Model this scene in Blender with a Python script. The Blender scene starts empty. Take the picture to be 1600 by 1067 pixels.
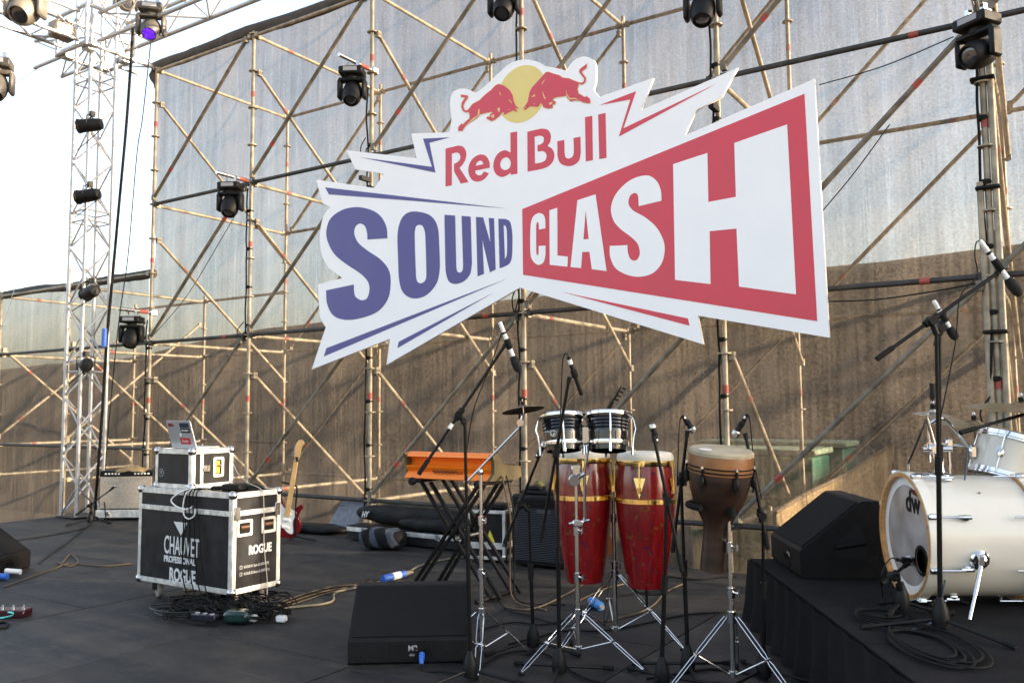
import bpy, math, random
from math import radians as rad, sin, cos, pi, sqrt, atan2
from mathutils import Vector as V, Matrix as M4

S = bpy.context.scene
COL = S.collection
random.seed(7)

# ------------------------------------------------------------------ camera
F_PX, YAW, PITCH, ROLL = 1332.26, -0.575762, 0.0789857, -0.0072873
CAM = V((10.914, -7.346, 1.40))
FW = V((sin(YAW) * cos(PITCH), cos(YAW) * cos(PITCH), sin(PITCH)))
_r0 = V((cos(YAW), -sin(YAW), 0)); _u0 = _r0.cross(FW)
RT = _r0 * cos(ROLL) + _u0 * sin(ROLL)
UP = _u0 * cos(ROLL) - _r0 * sin(ROLL)
cd = bpy.data.cameras.new('camera')
cd.sensor_fit = 'HORIZONTAL'; cd.sensor_width = 36.0
cd.lens = 36.0 * F_PX / 1600.0
cd.clip_start = 0.05; cd.clip_end = 3000
cam = bpy.data.objects.new('camera', cd); COL.objects.link(cam)
cam.matrix_world = M4(((RT.x, UP.x, -FW.x, CAM.x), (RT.y, UP.y, -FW.y, CAM.y), (RT.z, UP.z, -FW.z, CAM.z), (0, 0, 0, 1)))
cd.dof.use_dof = True; cd.dof.focus_distance = 5.4; cd.dof.aperture_fstop = 3.5
S.camera = cam

# ------------------------------------------------------------------ sky, sun, exposure
SUN_AZ, SUN_EL = rad(25), rad(13)          # azimuth from +X towards +Y (behind the mesh wall)
w = bpy.data.worlds.new('World'); S.world = w; w.use_nodes = True
nt = w.node_tree; nt.nodes.clear()
sky = nt.nodes.new('ShaderNodeTexSky'); sky.sky_type = 'NISHITA'; sky.sun_disc = False
sky.sun_elevation = SUN_EL; sky.sun_rotation = pi / 2 - SUN_AZ
sky.air_density = 1.0; sky.dust_density = 4.0; sky.ozone_density = 1.0
bg = nt.nodes.new('ShaderNodeBackground'); bg.inputs[1].default_value = 0.14
wo = nt.nodes.new('ShaderNodeOutputWorld')
hs = nt.nodes.new('ShaderNodeHueSaturation'); hs.inputs['Saturation'].default_value = 0.68      # hazy evening air
nt.links.new(sky.outputs[0], hs.inputs['Color']); nt.links.new(hs.outputs[0], bg.inputs[0]); nt.links.new(bg.outputs[0], wo.inputs[0])
sl = bpy.data.lights.new('sun', 'SUN'); sl.energy = 5.0; sl.angle = rad(1.6); sl.color = (1.0, 0.80, 0.56)
sun = bpy.data.objects.new('sun', sl); COL.objects.link(sun)
SD = V((cos(SUN_AZ) * cos(SUN_EL), sin(SUN_AZ) * cos(SUN_EL), sin(SUN_EL)))
sun.rotation_euler = SD.to_track_quat('Z', 'Y').to_euler(); sun.location = SD * 60
S.view_settings.view_transform = 'Standard'; S.view_settings.look = 'None'
S.view_settings.exposure = 2.4; S.view_settings.gamma = 1.0; S.view_settings.use_curve_mapping = False

# ------------------------------------------------------------------ pixel helpers (1600 x 1067 photograph)
def ray(x, y): return RT * ((x - 800) / F_PX) - UP * ((y - 533.5) / F_PX) + FW
def fl(x, y, z=0.0):
    d = ray(x, y); return CAM + d * ((z - CAM.z) / d.z)
def wl(x, y, Y=0.0):
    d = ray(x, y); return CAM + d * ((Y - CAM.y) / d.y)
def pd(x, y, d): return CAM + ray(x, y) * d
def dep(p): return (V(p) - CAM).dot(FW)

# ------------------------------------------------------------------ materials
MATS = {}
def mat(name, col, rough=0.5, metal=0.0, var=0.0, scale=8.0, bump=0.0, bscale=60.0, coat=0.0, spec=0.5, col2=None, stretch=None, detail=4.0):
    if name in MATS: return MATS[name]
    m = bpy.data.materials.new(name); m.use_nodes = True
    n = m.node_tree.nodes; l = m.node_tree.links; b = n['Principled BSDF']
    b.inputs['Roughness'].default_value = rough; b.inputs['Metallic'].default_value = metal
    b.inputs['Coat Weight'].default_value = coat; b.inputs['Specular IOR Level'].default_value = spec
    b.inputs['Base Color'].default_value = (*col, 1)
    if var or bump or col2:
        tc = n.new('ShaderNodeTexCoord'); mp = n.new('ShaderNodeMapping')
        l.new(tc.outputs['Object'], mp.inputs[0])
        if stretch: mp.inputs['Scale'].default_value = stretch
    if var or col2:
        no = n.new('ShaderNodeTexNoise'); no.inputs['Scale'].default_value = scale; no.inputs['Detail'].default_value = detail
        l.new(mp.outputs[0], no.inputs['Vector'])
        cr = n.new('ShaderNodeValToRGB'); c2 = col2 or tuple(min(1, c * (1 + var)) for c in col)
        c1 = col if col2 else tuple(c * (1 - var) for c in col)
        cr.color_ramp.elements[0].color = (*c1, 1); cr.color_ramp.elements[1].color = (*c2, 1)
        cr.color_ramp.elements[0].position = 0.35; cr.color_ramp.elements[1].position = 0.68
        l.new(no.outputs['Fac'], cr.inputs[0]); l.new(cr.outputs[0], b.inputs['Base Color'])
        rr = n.new('ShaderNodeMapRange'); rr.inputs['To Min'].default_value = max(0.02, rough - 0.12); rr.inputs['To Max'].default_value = min(1, rough + 0.12)
        l.new(no.outputs['Fac'], rr.inputs['Value']); l.new(rr.outputs[0], b.inputs['Roughness'])
    if bump:
        nb = n.new('ShaderNodeTexNoise'); nb.inputs['Scale'].default_value = bscale; nb.inputs['Detail'].default_value = 3
        bu = n.new('ShaderNodeBump'); bu.inputs['Strength'].default_value = bump; bu.inputs['Distance'].default_value = 0.01
        l.new(mp.outputs[0], nb.inputs['Vector']); l.new(nb.outputs['Fac'], bu.inputs['Height']); l.new(bu.outputs[0], b.inputs['Normal'])
    MATS[name] = m; return m

galv = mat('galvanised steel', (0.29, 0.25, 0.185), 0.55, 0.25, var=0.35, scale=9, bump=0.15, bscale=40)
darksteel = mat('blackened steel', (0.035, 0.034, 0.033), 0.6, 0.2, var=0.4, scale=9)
dulled = mat('shaded galvanised steel', (0.15, 0.13, 0.10), 0.6, 0.2, var=0.4, scale=9, bump=0.15, bscale=40)  # darker copy of the galvanised steel, shade put into its colour
redtape = mat('red tape', (0.30, 0.055, 0.04), 0.6, var=0.2)
alu = mat('truss aluminium', (0.40, 0.40, 0.41), 0.38, 0.55, var=0.12, scale=14)
caseal = mat('case aluminium', (0.62, 0.61, 0.58), 0.42, 0.45, var=0.25, scale=18, bump=0.12, bscale=50)
chrome = mat('chrome', (0.68, 0.68, 0.69), 0.12, 1.0)
dullchrome = mat('worn chrome', (0.50, 0.49, 0.48), 0.24, 1.0)
brass = mat('brass', (0.75, 0.53, 0.2), 0.2, 1.0, var=0.15, scale=15)
cymbalm = mat('cymbal bronze', (0.33, 0.24, 0.12), 0.36, 0.95, var=0.3, scale=30)
blackm = mat('black metal', (0.0077, 0.0077, 0.0083), 0.42, 0.2, spec=0.2, var=0.3, scale=18)
blackp = mat('black plastic', (0.0066, 0.0066, 0.0072), 0.5, spec=0.2, var=0.3, scale=12)
rubber = mat('rubber', (0.0066, 0.0066, 0.0066), 0.75, spec=0.2, var=0.3)
foam = mat('foam', (0.008, 0.008, 0.008), 0.95, bump=0.5, bscale=300)
fabricb = mat('black cloth', (0.0055, 0.0055, 0.006), 0.85, spec=0.2, var=0.4, scale=6, bump=0.4, bscale=80)
laminate = mat('black laminate', (0.015, 0.015, 0.017), 0.4, spec=0.2, var=0.35, scale=10, bump=0.1, bscale=150)
cabpaint = mat('cabinet paint', (0.006, 0.006, 0.0066), 0.55, spec=0.2, var=0.3, scale=20, bump=0.35, bscale=220)
white = mat('white plastic', (0.75, 0.75, 0.74), 0.4, var=0.05)
printw = mat('white print', (0.62, 0.62, 0.62), 0.6)
printg = mat('grey print', (0.3, 0.3, 0.31), 0.6)
silverp = mat('silver', (0.55, 0.56, 0.57), 0.35, 0.6, var=0.08)
bluep = mat('blue plastic', (0.03, 0.12, 0.5), 0.4, var=0.1)
redp = mat('red plastic', (0.45, 0.02, 0.02), 0.45)
yellowp = mat('yellow sticker', (0.75, 0.6, 0.05), 0.5)
tanrope = mat('tan cable', (0.10, 0.068, 0.035), 0.7, var=0.25)
whiteband = mat('white tape', (0.7, 0.7, 0.68), 0.6)
greyfab = mat('grey fabric', (0.16, 0.17, 0.2), 0.85, var=0.2, scale=20, bump=0.2, bscale=150)
woodh = mat('maple hoop', (0.55, 0.28, 0.09), 0.32, var=0.2, scale=6, stretch=(1, 1, 12), coat=0.4)
neckw = mat('maple neck', (0.6, 0.38, 0.16), 0.35, var=0.15, coat=0.3)
glass = mat('lens glass', (0.03, 0.03, 0.035), 0.06, 0.0, spec=0.9)
warmmetal = mat('lamp metal', (0.2, 0.17, 0.13), 0.5, 0.4, var=0.2)

# ------------------------------------------------------------------ mesh builder
class MB:
    def __init__(s): s.v = []; s.f = []
    def add(s, vs, fs):
        o = len(s.v); s.v += [V(p) for p in vs]; s.f += [tuple(i + o for i in f) for f in fs]; return s
    def box(s, c, size, R=None, bev=0.0):
        c = V(c); x, y, z = [a / 2 for a in size]
        if bev <= 0:
            vs = [V((i * x, j * y, k * z)) for k in (-1, 1) for j in (-1, 1) for i in (-1, 1)]
            fs = [(0, 2, 3, 1), (4, 5, 7, 6), (0, 1, 5, 4), (2, 6, 7, 3), (0, 4, 6, 2), (1, 3, 7, 5)]
        else:
            b = min(bev, x * .9, y * .9, z * .9)
            vs = []; idx = {}
            for k in (-1, 1):
                for j in (-1, 1):
                    for i in (-1, 1):
                        for a in range(3):
                            p = [i * x, j * y, k * z]
                            for q in range(3):
                                if q != a: p[q] -= (i, j, k)[q] * b
                            idx[(i, j, k, a)] = len(vs); vs.append(V(p))
            g = lambda i, j, k, a: idx[(i, j, k, a)]
            fs = []
            for sg in (-1, 1):
                q = [g(sg, -1, -1, 0), g(sg, 1, -1, 0), g(sg, 1, 1, 0), g(sg, -1, 1, 0)]; fs.append(q if sg > 0 else q[::-1])
                q = [g(-1, sg, -1, 1), g(-1, sg, 1, 1), g(1, sg, 1, 1), g(1, sg, -1, 1)]; fs.append(q if sg > 0 else q[::-1])
                q = [g(-1, -1, sg, 2), g(1, -1, sg, 2), g(1, 1, sg, 2), g(-1, 1, sg, 2)]; fs.append(q if sg > 0 else q[::-1])
            for a in (-1, 1):
                for c2 in (-1, 1):
                    q = [g(a, c2, -1, 0), g(a, c2, -1, 1), g(a, c2, 1, 1), g(a, c2, 1, 0)]; fs.append(q if a * c2 < 0 else q[::-1])
                    q = [g(a, -1, c2, 0), g(a, -1, c2, 2), g(a, 1, c2, 2), g(a, 1, c2, 0)]; fs.append(q if a * c2 > 0 else q[::-1])
                    q = [g(-1, a, c2, 1), g(-1, a, c2, 2), g(1, a, c2, 2), g(1, a, c2, 1)]; fs.append(q if a * c2 < 0 else q[::-1])
            for k in (-1, 1):
                for j in (-1, 1):
                    for i in (-1, 1):
                        t = [g(i, j, k, 0), g(i, j, k, 1), g(i, j, k, 2)]; fs.append(t if i * j * k > 0 else t[::-1])
        if R is not None: vs = [R @ p for p in vs]
        return s.add([p + c for p in vs], fs)
    def tube(s, p0, p1, r, n=10, r1=None, cap=True):
        p0, p1 = V(p0), V(p1); r1 = r if r1 is None else r1
        d = (p1 - p0)
        if d.length < 1e-6: return s
        q = d.to_track_quat('Z', 'Y').to_matrix()
        vs = [p0 + q @ V((r * cos(2 * pi * k / n), r * sin(2 * pi * k / n), 0)) for k in range(n)] + \
             [p1 + q @ V((r1 * cos(2 * pi * k / n), r1 * sin(2 * pi * k / n), 0)) for k in range(n)]
        fs = [(k, (k + 1) % n, n + (k + 1) % n, n + k) for k in range(n)]
        if cap: fs += [tuple(range(n))[::-1], tuple(range(n, 2 * n))]
        return s.add(vs, fs)
    def path(s, pts, r, n=8, closed=False):
        pts = [V(p) for p in pts]; m = len(pts); vs = []; fs = []; up = None
        for i in range(m):
            a = pts[i - 1] if (i > 0 or closed) else pts[i]
            b = pts[(i + 1) % m] if (i < m - 1 or closed) else pts[i]
            d = (b - a).normalized() if (b - a).length > 1e-9 else V((0, 0, 1))
            if up is None: up = d.orthogonal().normalized()
            up = (up - d * up.dot(d)); up = up.normalized() if up.length > 1e-6 else d.orthogonal().normalized()
            sd = d.cross(up)
            rr = r[i] if isinstance(r, (list, tuple)) else r
            vs += [pts[i] + up * (rr * cos(2 * pi * k / n)) + sd * (rr * sin(2 * pi * k / n)) for k in range(n)]
        for i in range(m if closed else m - 1):
            j = (i + 1) % m
            fs += [(i * n + k, i * n + (k + 1) % n, j * n + (k + 1) % n, j * n + k) for k in range(n)]
        if not closed: fs += [tuple(range(n))[::-1], tuple((m - 1) * n + k for k in range(n))]
        return s.add(vs, fs)
    def lathe(s, prof, n=24, T=None, caps=True):
        """prof: (r, z) list; T: Matrix 4x4"""
        vs = []; fs = []; T = T or M4()
        for (r, z) in prof: vs += [T @ V((r * cos(2 * pi * k / n), r * sin(2 * pi * k / n), z)) for k in range(n)]
        for i in range(len(prof) - 1):
            fs += [(i * n + k, i * n + (k + 1) % n, (i + 1) * n + (k + 1) % n, (i + 1) * n + k) for k in range(n)]
        if caps: fs += [tuple(range(n))[::-1], tuple((len(prof) - 1) * n + k for k in range(n))]
        return s.add(vs, fs)
    def prism(s, poly, o, ax, ay, az, h):
        """poly in (ax, ay) at o, extruded by az*h"""
        o, ax, ay, az = V(o), V(ax), V(ay), V(az); n = len(poly)
        a = [o + ax * p[0] + ay * p[1] for p in poly]; b = [p + az * h for p in a]
        fs = [tuple(range(n))[::-1], tuple(range(n, 2 * n))] + [(k, (k + 1) % n, n + (k + 1) % n, n + k) for k in range(n)]
        return s.add(a + b, fs)
    def build(s, name, m, parent=None, ang=38, world=True):
        """vertices are world coordinates unless world=False"""
        inv = parent_inv(parent) if (parent is not None and world) else None
        vs = [inv @ p for p in s.v] if inv is not None else s.v
        me = bpy.data.meshes.new(name); me.from_pydata(vs, [], s.f); me.materials.append(m)
        fix(me, ang)
        o = bpy.data.objects.new(name, me); COL.objects.link(o)
        if parent is not None: o.parent = parent; WM[o.name] = pm(parent)
        return o
WM = {}
def pm(o):
    if o.name in WM: return WM[o.name]
    return M4.LocRotScale(o.location, o.rotation_euler, o.scale)
def parent_inv(o): return pm(o).inverted()
import bmesh
def fix(me, ang=38):
    bm = bmesh.new(); bm.from_mesh(me); bmesh.ops.recalc_face_normals(bm, faces=bm.faces); bm.to_mesh(me); bm.free()
    me.polygons.foreach_set('use_smooth', [True] * len(me.polygons)); me.set_sharp_from_angle(angle=rad(ang))
def thing(name, label, cat, loc=(0, 0, 0), rz=0.0, group=None):
    o = bpy.data.objects.new(name, None); COL.objects.link(o); o.empty_display_size = 0.1
    o.location = loc; o.rotation_euler = (0, 0, rz); return tag(o, label, cat, group)
def tag(o, label, cat, group=None):
    o['label'] = label; o['category'] = cat
    if group: o['group'] = group
    return o
def cr(pts, n=6, closed=False):
    """Catmull-Rom through points"""
    pts = [V(p) for p in pts]; m = len(pts); out = []
    for i in range(m if closed else m - 1):
        g = lambda k: pts[k % m] if closed else pts[max(0, min(m - 1, k))]
        a, b, c, d = g(i - 1), g(i), g(i + 1), g(i + 2)
        for j in range(n):
            t = j / n
            out.append(0.5 * ((2 * b) + (c - a) * t + (2 * a - 5 * b + 4 * c - d) * t * t + (3 * b - a - 3 * c + d) * t ** 3))
    if not closed: out.append(pts[-1])
    return out
def frame(o, ax, ay):
    """4x4 with columns ax, ay, ax x ay at o"""
    ax = V(ax).normalized(); ay = V(ay); ay = (ay - ax * ay.dot(ax)).normalized(); az = ax.cross(ay); o = V(o)
    return M4(((ax.x, ay.x, az.x, o.x), (ax.y, ay.y, az.y, o.y), (ax.z, ay.z, az.z, o.z), (0, 0, 0, 1)))
def zframe(o, az, hint=(0, 0, 1)):
    az = V(az).normalized(); h = V(hint)
    if abs(az.dot(h)) > 0.98: h = V((1, 0, 0))
    ax = h.cross(az).normalized(); return frame(o, ax, az.cross(ax))
def curve_plate(loops, T, th, name, m, parent, lift=0.0):
    """flat plate with holes; loops: lists of 2D points; T maps (x, y, z)"""
    cu = bpy.data.curves.new('tmp', 'CURVE'); cu.dimensions = '2D'; cu.fill_mode = 'BOTH'; cu.extrude = th / 2
    for lp in loops:
        sp = cu.splines.new('POLY'); sp.points.add(len(lp) - 1)
        for q, p in zip(sp.points, lp): q.co = (p[0], p[1], 0, 1)
        sp.use_cyclic_u = True
    return _conv(cu, T, th, name, m, parent, lift)
def _conv(cu, T, th, name, m, parent, lift):
    ob = bpy.data.objects.new('tmp', cu)
    me = bpy.data.meshes.new_from_object(ob) if False else ob.to_mesh().copy()
    ob.to_mesh_clear()
    bpy.data.objects.remove(ob)
    inv = parent_inv(parent) if parent is not None else M4()
    me.transform(inv @ T @ M4.Translation((0, 0, th / 2 + lift))); me.name = name
    me.materials.clear(); me.materials.append(m)
    bm = bmesh.new(); bm.from_mesh(me); bmesh.ops.remove_doubles(bm, verts=bm.verts, dist=1e-6); bmesh.ops.recalc_face_normals(bm, faces=bm.faces); bm.to_mesh(me); bm.free()
    o = bpy.data.objects.new(name, me); COL.objects.link(o)
    if parent is not None: o.parent = parent; WM[o.name] = pm(parent)
    return o
def text(body, T, size, name, m, parent, th=0.0015, bold=0.0, align='LEFT', sx=1.0, shear=0.0, lift=0.0005):
    cu = bpy.data.curves.new('tmp', 'FONT'); cu.body = body; cu.size = size; cu.extrude = th / 2; cu.offset = bold
    cu.align_x = align; cu.shear = shear; cu.resolution_u = 3
    return _conv(cu, T @ M4.Diagonal((sx, 1, 1, 1)), th, name, m, parent, lift)

Lb, Db, Z0 = 2.0973, 2.491, 2.377           # scaffold bay, depth, height of reference ledger
def lv(k): return Z0 + 2 * k

# ================================================================== SETTING
GZ = -1.3
def ground_mat():
    return mat('dry ground', (0.20, 0.145, 0.09), 0.95, var=0.0, col2=(0.30, 0.22, 0.14), scale=0.8, bump=0.6, bscale=6)
b = MB(); b.add([(-1500, -600, GZ), (1500, -600, GZ), (1500, 2000, GZ), (-1500, 2000, GZ)], [(0, 1, 2, 3)])
o = b.build('ground', ground_mat()); o['kind'] = 'structure'
# earth bank behind the wall
b = MB(); NX, NY = 120, 14; vs = []
crest = [(-60, 2.2), (-23, 3.0), (-15, 3.1), (-10, 3.6), (-5.7, 3.78), (1.3, 3.92), (7.3, 4.02), (12, 4.03), (40, 3.4), (70, 2.0)]
def crest_z(x):
    for (x0, z0), (x1, z1) in zip(crest, crest[1:]):
        if x0 <= x <= x1: return z0 + (z1 - z0) * (x - x0) / (x1 - x0)
    return 2.0
rg = random.Random(3); prof = [(5.2, 0), (6.0, .12), (6.8, .35), (7.5, .6), (8.1, .82), (8.6, .94), (9.0, 1.0), (9.6, 1.0), (10.5, .98), (12, .85), (14, .6), (17, .3), (21, .08), (25, -.02), (30, -.05)]
for i in range(NX + 1):
    x = -60 + 130 * i / NX
    for (y, f) in prof:
        h = crest_z(x) - GZ
        n = (sin(x * 1.7 + y) * .05 + sin(x * .6 - y * 1.3) * .09 + rg.uniform(-.05, .05)) * min(1, f * 1.6)
        vs.append((x, y + sin(x * .45) * .25 * (1 - abs(f - .5)), GZ + h * f + n * (.35 if 8.5 < y < 10 else 1)))
n1 = len(prof)
fs = [(i * n1 + j, (i + 1) * n1 + j, (i + 1) * n1 + j + 1, i * n1 + j + 1) for i in range(NX) for j in range(n1 - 1)]
b.add(vs, fs)
o = b.build('earth_bank', mat('earth bank soil', (0.07, 0.056, 0.04), 0.95, col2=(0.20, 0.155, 0.105), scale=1.1, bump=0.9, bscale=9), ang=80); o['kind'] = 'structure'

# stage deck of black plywood sheets
def deck_mat():
    if 'deck' in MATS: return MATS['deck']
    m = bpy.data.materials.new('black stage plywood'); m.use_nodes = True
    n = m.node_tree.nodes; l = m.node_tree.links; bs = n['Principled BSDF']
    g = n.new('ShaderNodeNewGeometry'); mp = n.new('ShaderNodeMapping'); mp.inputs['Scale'].default_value = (1, 1, 1); l.new(g.outputs['Position'], mp.inputs[0])
    mp2 = n.new('ShaderNodeMapping'); mp2.inputs['Scale'].default_value = (0.45, 2.6, 1); mp2.inputs['Rotation'].default_value = (0, 0, rad(-25)); l.new(g.outputs['Position'], mp2.inputs[0])
    a = n.new('ShaderNodeTexNoise'); a.inputs['Scale'].default_value = 1.3; a.inputs['Detail'].default_value = 6; a.inputs['Roughness'].default_value = .65; l.new(mp2.outputs[0], a.inputs['Vector'])
    c = n.new('ShaderNodeTexNoise'); c.inputs['Scale'].default_value = 26; c.inputs['Detail'].default_value = 5; l.new(mp.outputs[0], c.inputs['Vector'])
    d = n.new('ShaderNodeTexVoronoi'); d.inputs['Scale'].default_value = 16; l.new(mp.outputs[0], d.inputs['Vector'])
    r1 = n.new('ShaderNodeValToRGB'); r1.color_ramp.elements[0].color = (.010, .011, .013, 1); r1.color_ramp.elements[1].color = (.042, .036, .030, 1)
    r1.color_ramp.elements[0].position = .42; r1.color_ramp.elements[1].position = .78
    l.new(a.outputs['Fac'], r1.inputs[0])
    r2 = n.new('ShaderNodeValToRGB'); r2.color_ramp.elements[0].color = (.6, .6, .6, 1); r2.color_ramp.elements[1].color = (1.5, 1.5, 1.5, 1); r2.color_ramp.elements[0].position = .35; r2.color_ramp.elements[1].position = .7
    l.new(c.outputs['Fac'], r2.inputs[0])
    mx = n.new('ShaderNodeMix'); mx.data_type = 'RGBA'; mx.blend_type = 'MULTIPLY'; mx.inputs['Factor'].default_value = 1
    l.new(r1.outputs[0], mx.inputs['A']); l.new(r2.outputs[0], mx.inputs['B'])
    # scattered pale scuffs
    sp = n.new('ShaderNodeValToRGB'); sp.color_ramp.elements[0].color = (1, 1, 1, 1); sp.color_ramp.elements[1].color = (0, 0, 0, 1); sp.color_ramp.elements[0].position = .02; sp.color_ramp.elements[1].position = .06
    l.new(d.outputs['Distance'], sp.inputs[0])
    mx2 = n.new('ShaderNodeMix'); mx2.data_type = 'RGBA'; mx2.inputs['B'].default_value = (.12, .11, .1, 1)
    l.new(sp.outputs[0], mx2.inputs['Factor']); l.new(mx.outputs['Result'], mx2.inputs['A']); l.new(mx2.outputs['Result'], bs.inputs['Base Color'])
    rr = n.new('ShaderNodeMapRange'); rr.inputs['To Min'].default_value = .5; rr.inputs['To Max'].default_value = .8; l.new(c.outputs['Fac'], rr.inputs['Value']); l.new(rr.outputs[0], bs.inputs['Roughness'])
    bu = n.new('ShaderNodeBump'); bu.inputs['Strength'].default_value = .25; bu.inputs['Distance'].default_value = .004; l.new(c.outputs['Fac'], bu.inputs['Height']); l.new(bu.outputs[0], bs.inputs['Normal']); bs.inputs['Specular IOR Level'].default_value = .3
    oi = n.new('ShaderNodeObjectInfo'); om = n.new('ShaderNodeMapRange'); om.inputs['To Min'].default_value = .72; om.inputs['To Max'].default_value = 1.35; l.new(oi.outputs['Random'], om.inputs['Value'])
    ms = n.new('ShaderNodeMapping'); ms.inputs['Scale'].default_value = (.9, 16, 1); ms.inputs['Rotation'].default_value = (0, 0, rad(35)); l.new(g.outputs['Position'], ms.inputs[0])
    sc2 = n.new('ShaderNodeTexNoise'); sc2.inputs['Scale'].default_value = 2.2; sc2.inputs['Detail'].default_value = 5; sc2.inputs['Distortion'].default_value = .6; l.new(ms.outputs[0], sc2.inputs['Vector'])
    s3 = n.new('ShaderNodeValToRGB'); s3.color_ramp.elements[0].position = .60; s3.color_ramp.elements[1].position = .74; s3.color_ramp.elements[0].color = (0, 0, 0, 1); s3.color_ramp.elements[1].color = (.55, .55, .55, 1); l.new(sc2.outputs['Fac'], s3.inputs[0])
    fp = n.new('ShaderNodeTexNoise'); fp.inputs['Scale'].default_value = 3.4; fp.inputs['Detail'].default_value = 7; fp.inputs['Roughness'].default_value = .7; l.new(mp.outputs[0], fp.inputs['Vector'])
    f3 = n.new('ShaderNodeValToRGB'); f3.color_ramp.elements[0].position = .50; f3.color_ramp.elements[1].position = .72; f3.color_ramp.elements[0].color = (0, 0, 0, 1); f3.color_ramp.elements[1].color = (.8, .8, .8, 1); l.new(fp.outputs['Fac'], f3.inputs[0])
    m3 = n.new('ShaderNodeMix'); m3.data_type = 'RGBA'; m3.inputs['B'].default_value = (.055, .052, .050, 1); l.new(s3.outputs[0], m3.inputs['Factor']); l.new(mx2.outputs['Result'], m3.inputs['A'])
    m4 = n.new('ShaderNodeMix'); m4.data_type = 'RGBA'; m4.inputs['B'].default_value = (.050, .043, .035, 1); l.new(f3.outputs[0], m4.inputs['Factor']); l.new(m3.outputs['Result'], m4.inputs['A'])
    vs_ = n.new('ShaderNodeVectorMath'); vs_.operation = 'SCALE'; l.new(m4.outputs['Result'], vs_.inputs[0]); l.new(om.outputs[0], vs_.inputs['Scale']); l.new(vs_.outputs[0], bs.inputs['Base Color'])
    MATS['deck'] = m; return m
SX0, SX1, SY0, SY1 = -0.62, 15.5, -9.3, -0.12
b = MB(); b.box(((SX0 + SX1) / 2, (SY0 + SY1) / 2, (GZ - 0.03) / 2 - .01), (SX1 - SX0, SY1 - SY0, -GZ - 0.02 - .01))
stage = b.build('stage', mat('stage frame', (0.02, 0.02, 0.022), 0.7, var=.3)); stage['kind'] = 'structure'
PW, PL = 1.30, 2.44
xs = [6.24 + PW * k for k in range(-6, 9)]
xs = [SX0] + [x for x in xs if SX0 + .05 < x < SX1 - .05] + [SX1]
cache = {}
for i in range(len(xs) - 1):
    y = SY1 + (0 if i % 2 else 1.22) ; k = 0
    while y > SY0 + 0.01:
        y1 = max(y - PL, SY0); yt = min(y, SY1)
        key = (round(xs[i + 1] - xs[i], 3), round(yt - y1, 3))
        if key not in cache:
            q = MB(); q.box((0, 0, -.010), (key[0] - .009, key[1] - .009, .020), bev=.002); tmp = q.build('deck_panel', deck_mat()); cache[key] = tmp.data; ob = tmp
        else:
            ob = bpy.data.objects.new('deck_panel', cache[key]); COL.objects.link(ob)
        ob.location = ((xs[i] + xs[i + 1]) / 2, (yt + y1) / 2, random.uniform(-.0018, 0)); ob.parent = stage
        y = y1

# ================================================================== SCAFFOLD WALL
NI0, NI1 = -2, 8
scaf = thing('scaffold_wall', 'tall grid of galvanised scaffold tubes with red tape marks behind the sign', 'scaffold', (0, 0, GZ))
RT_ = 0.0242
def tape(p0, p1, t, parent, r=RT_):
    p0, p1 = V(p0), V(p1); d = (p1 - p0).normalized(); c = p0 + d * t
    MB().tube(c - d * .037, c + d * .037, r + .0025, 12).build('tape_band', redtape, parent)
def std(x, y, top):
    b = MB(); b.tube((x, y, GZ), (x, y, top), RT_, 12)
    b.box((x, y, GZ + .01), (.15, .15, .016))
    z = lv(-1)
    while z < top + .02:
        for dz in (0,): b.lathe([(.03, -.006), (.062, -.006), (.062, .006), (.03, .006)], 10, M4.Translation((x, y, z)))
        z += .5
    for z in (lv(-1) + .25, lv(0) + .25, lv(1) + .25):
        if z < top: b.tube((x, y, z - .1), (x, y, z + .1), RT_ + .003, 10)
    o = b.build('standard', galv, scaf)
    for z in (1.56, 3.56, 5.56):
        if z < top - .1: tape((x, y, 0), (x, y, 1), z, o)
    return o
def tubep(name, p0, p1, t=.45, r=RT_, n=10, m=None):
    p0, p1 = V(p0), V(p1); d = (p1 - p0).normalized(); b = MB(); b.tube(p0, p1, r, n)
    for e, q in ((p0, 1), (p1, -1)): b.box(e + d * (.035 * q), (.05, .06, .075) if abs(d.z) > .3 else (.06, .06, .06))
    o = b.build(name, m or galv, scaf)
    if t: tape(p0, p1, t, o, r)
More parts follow.
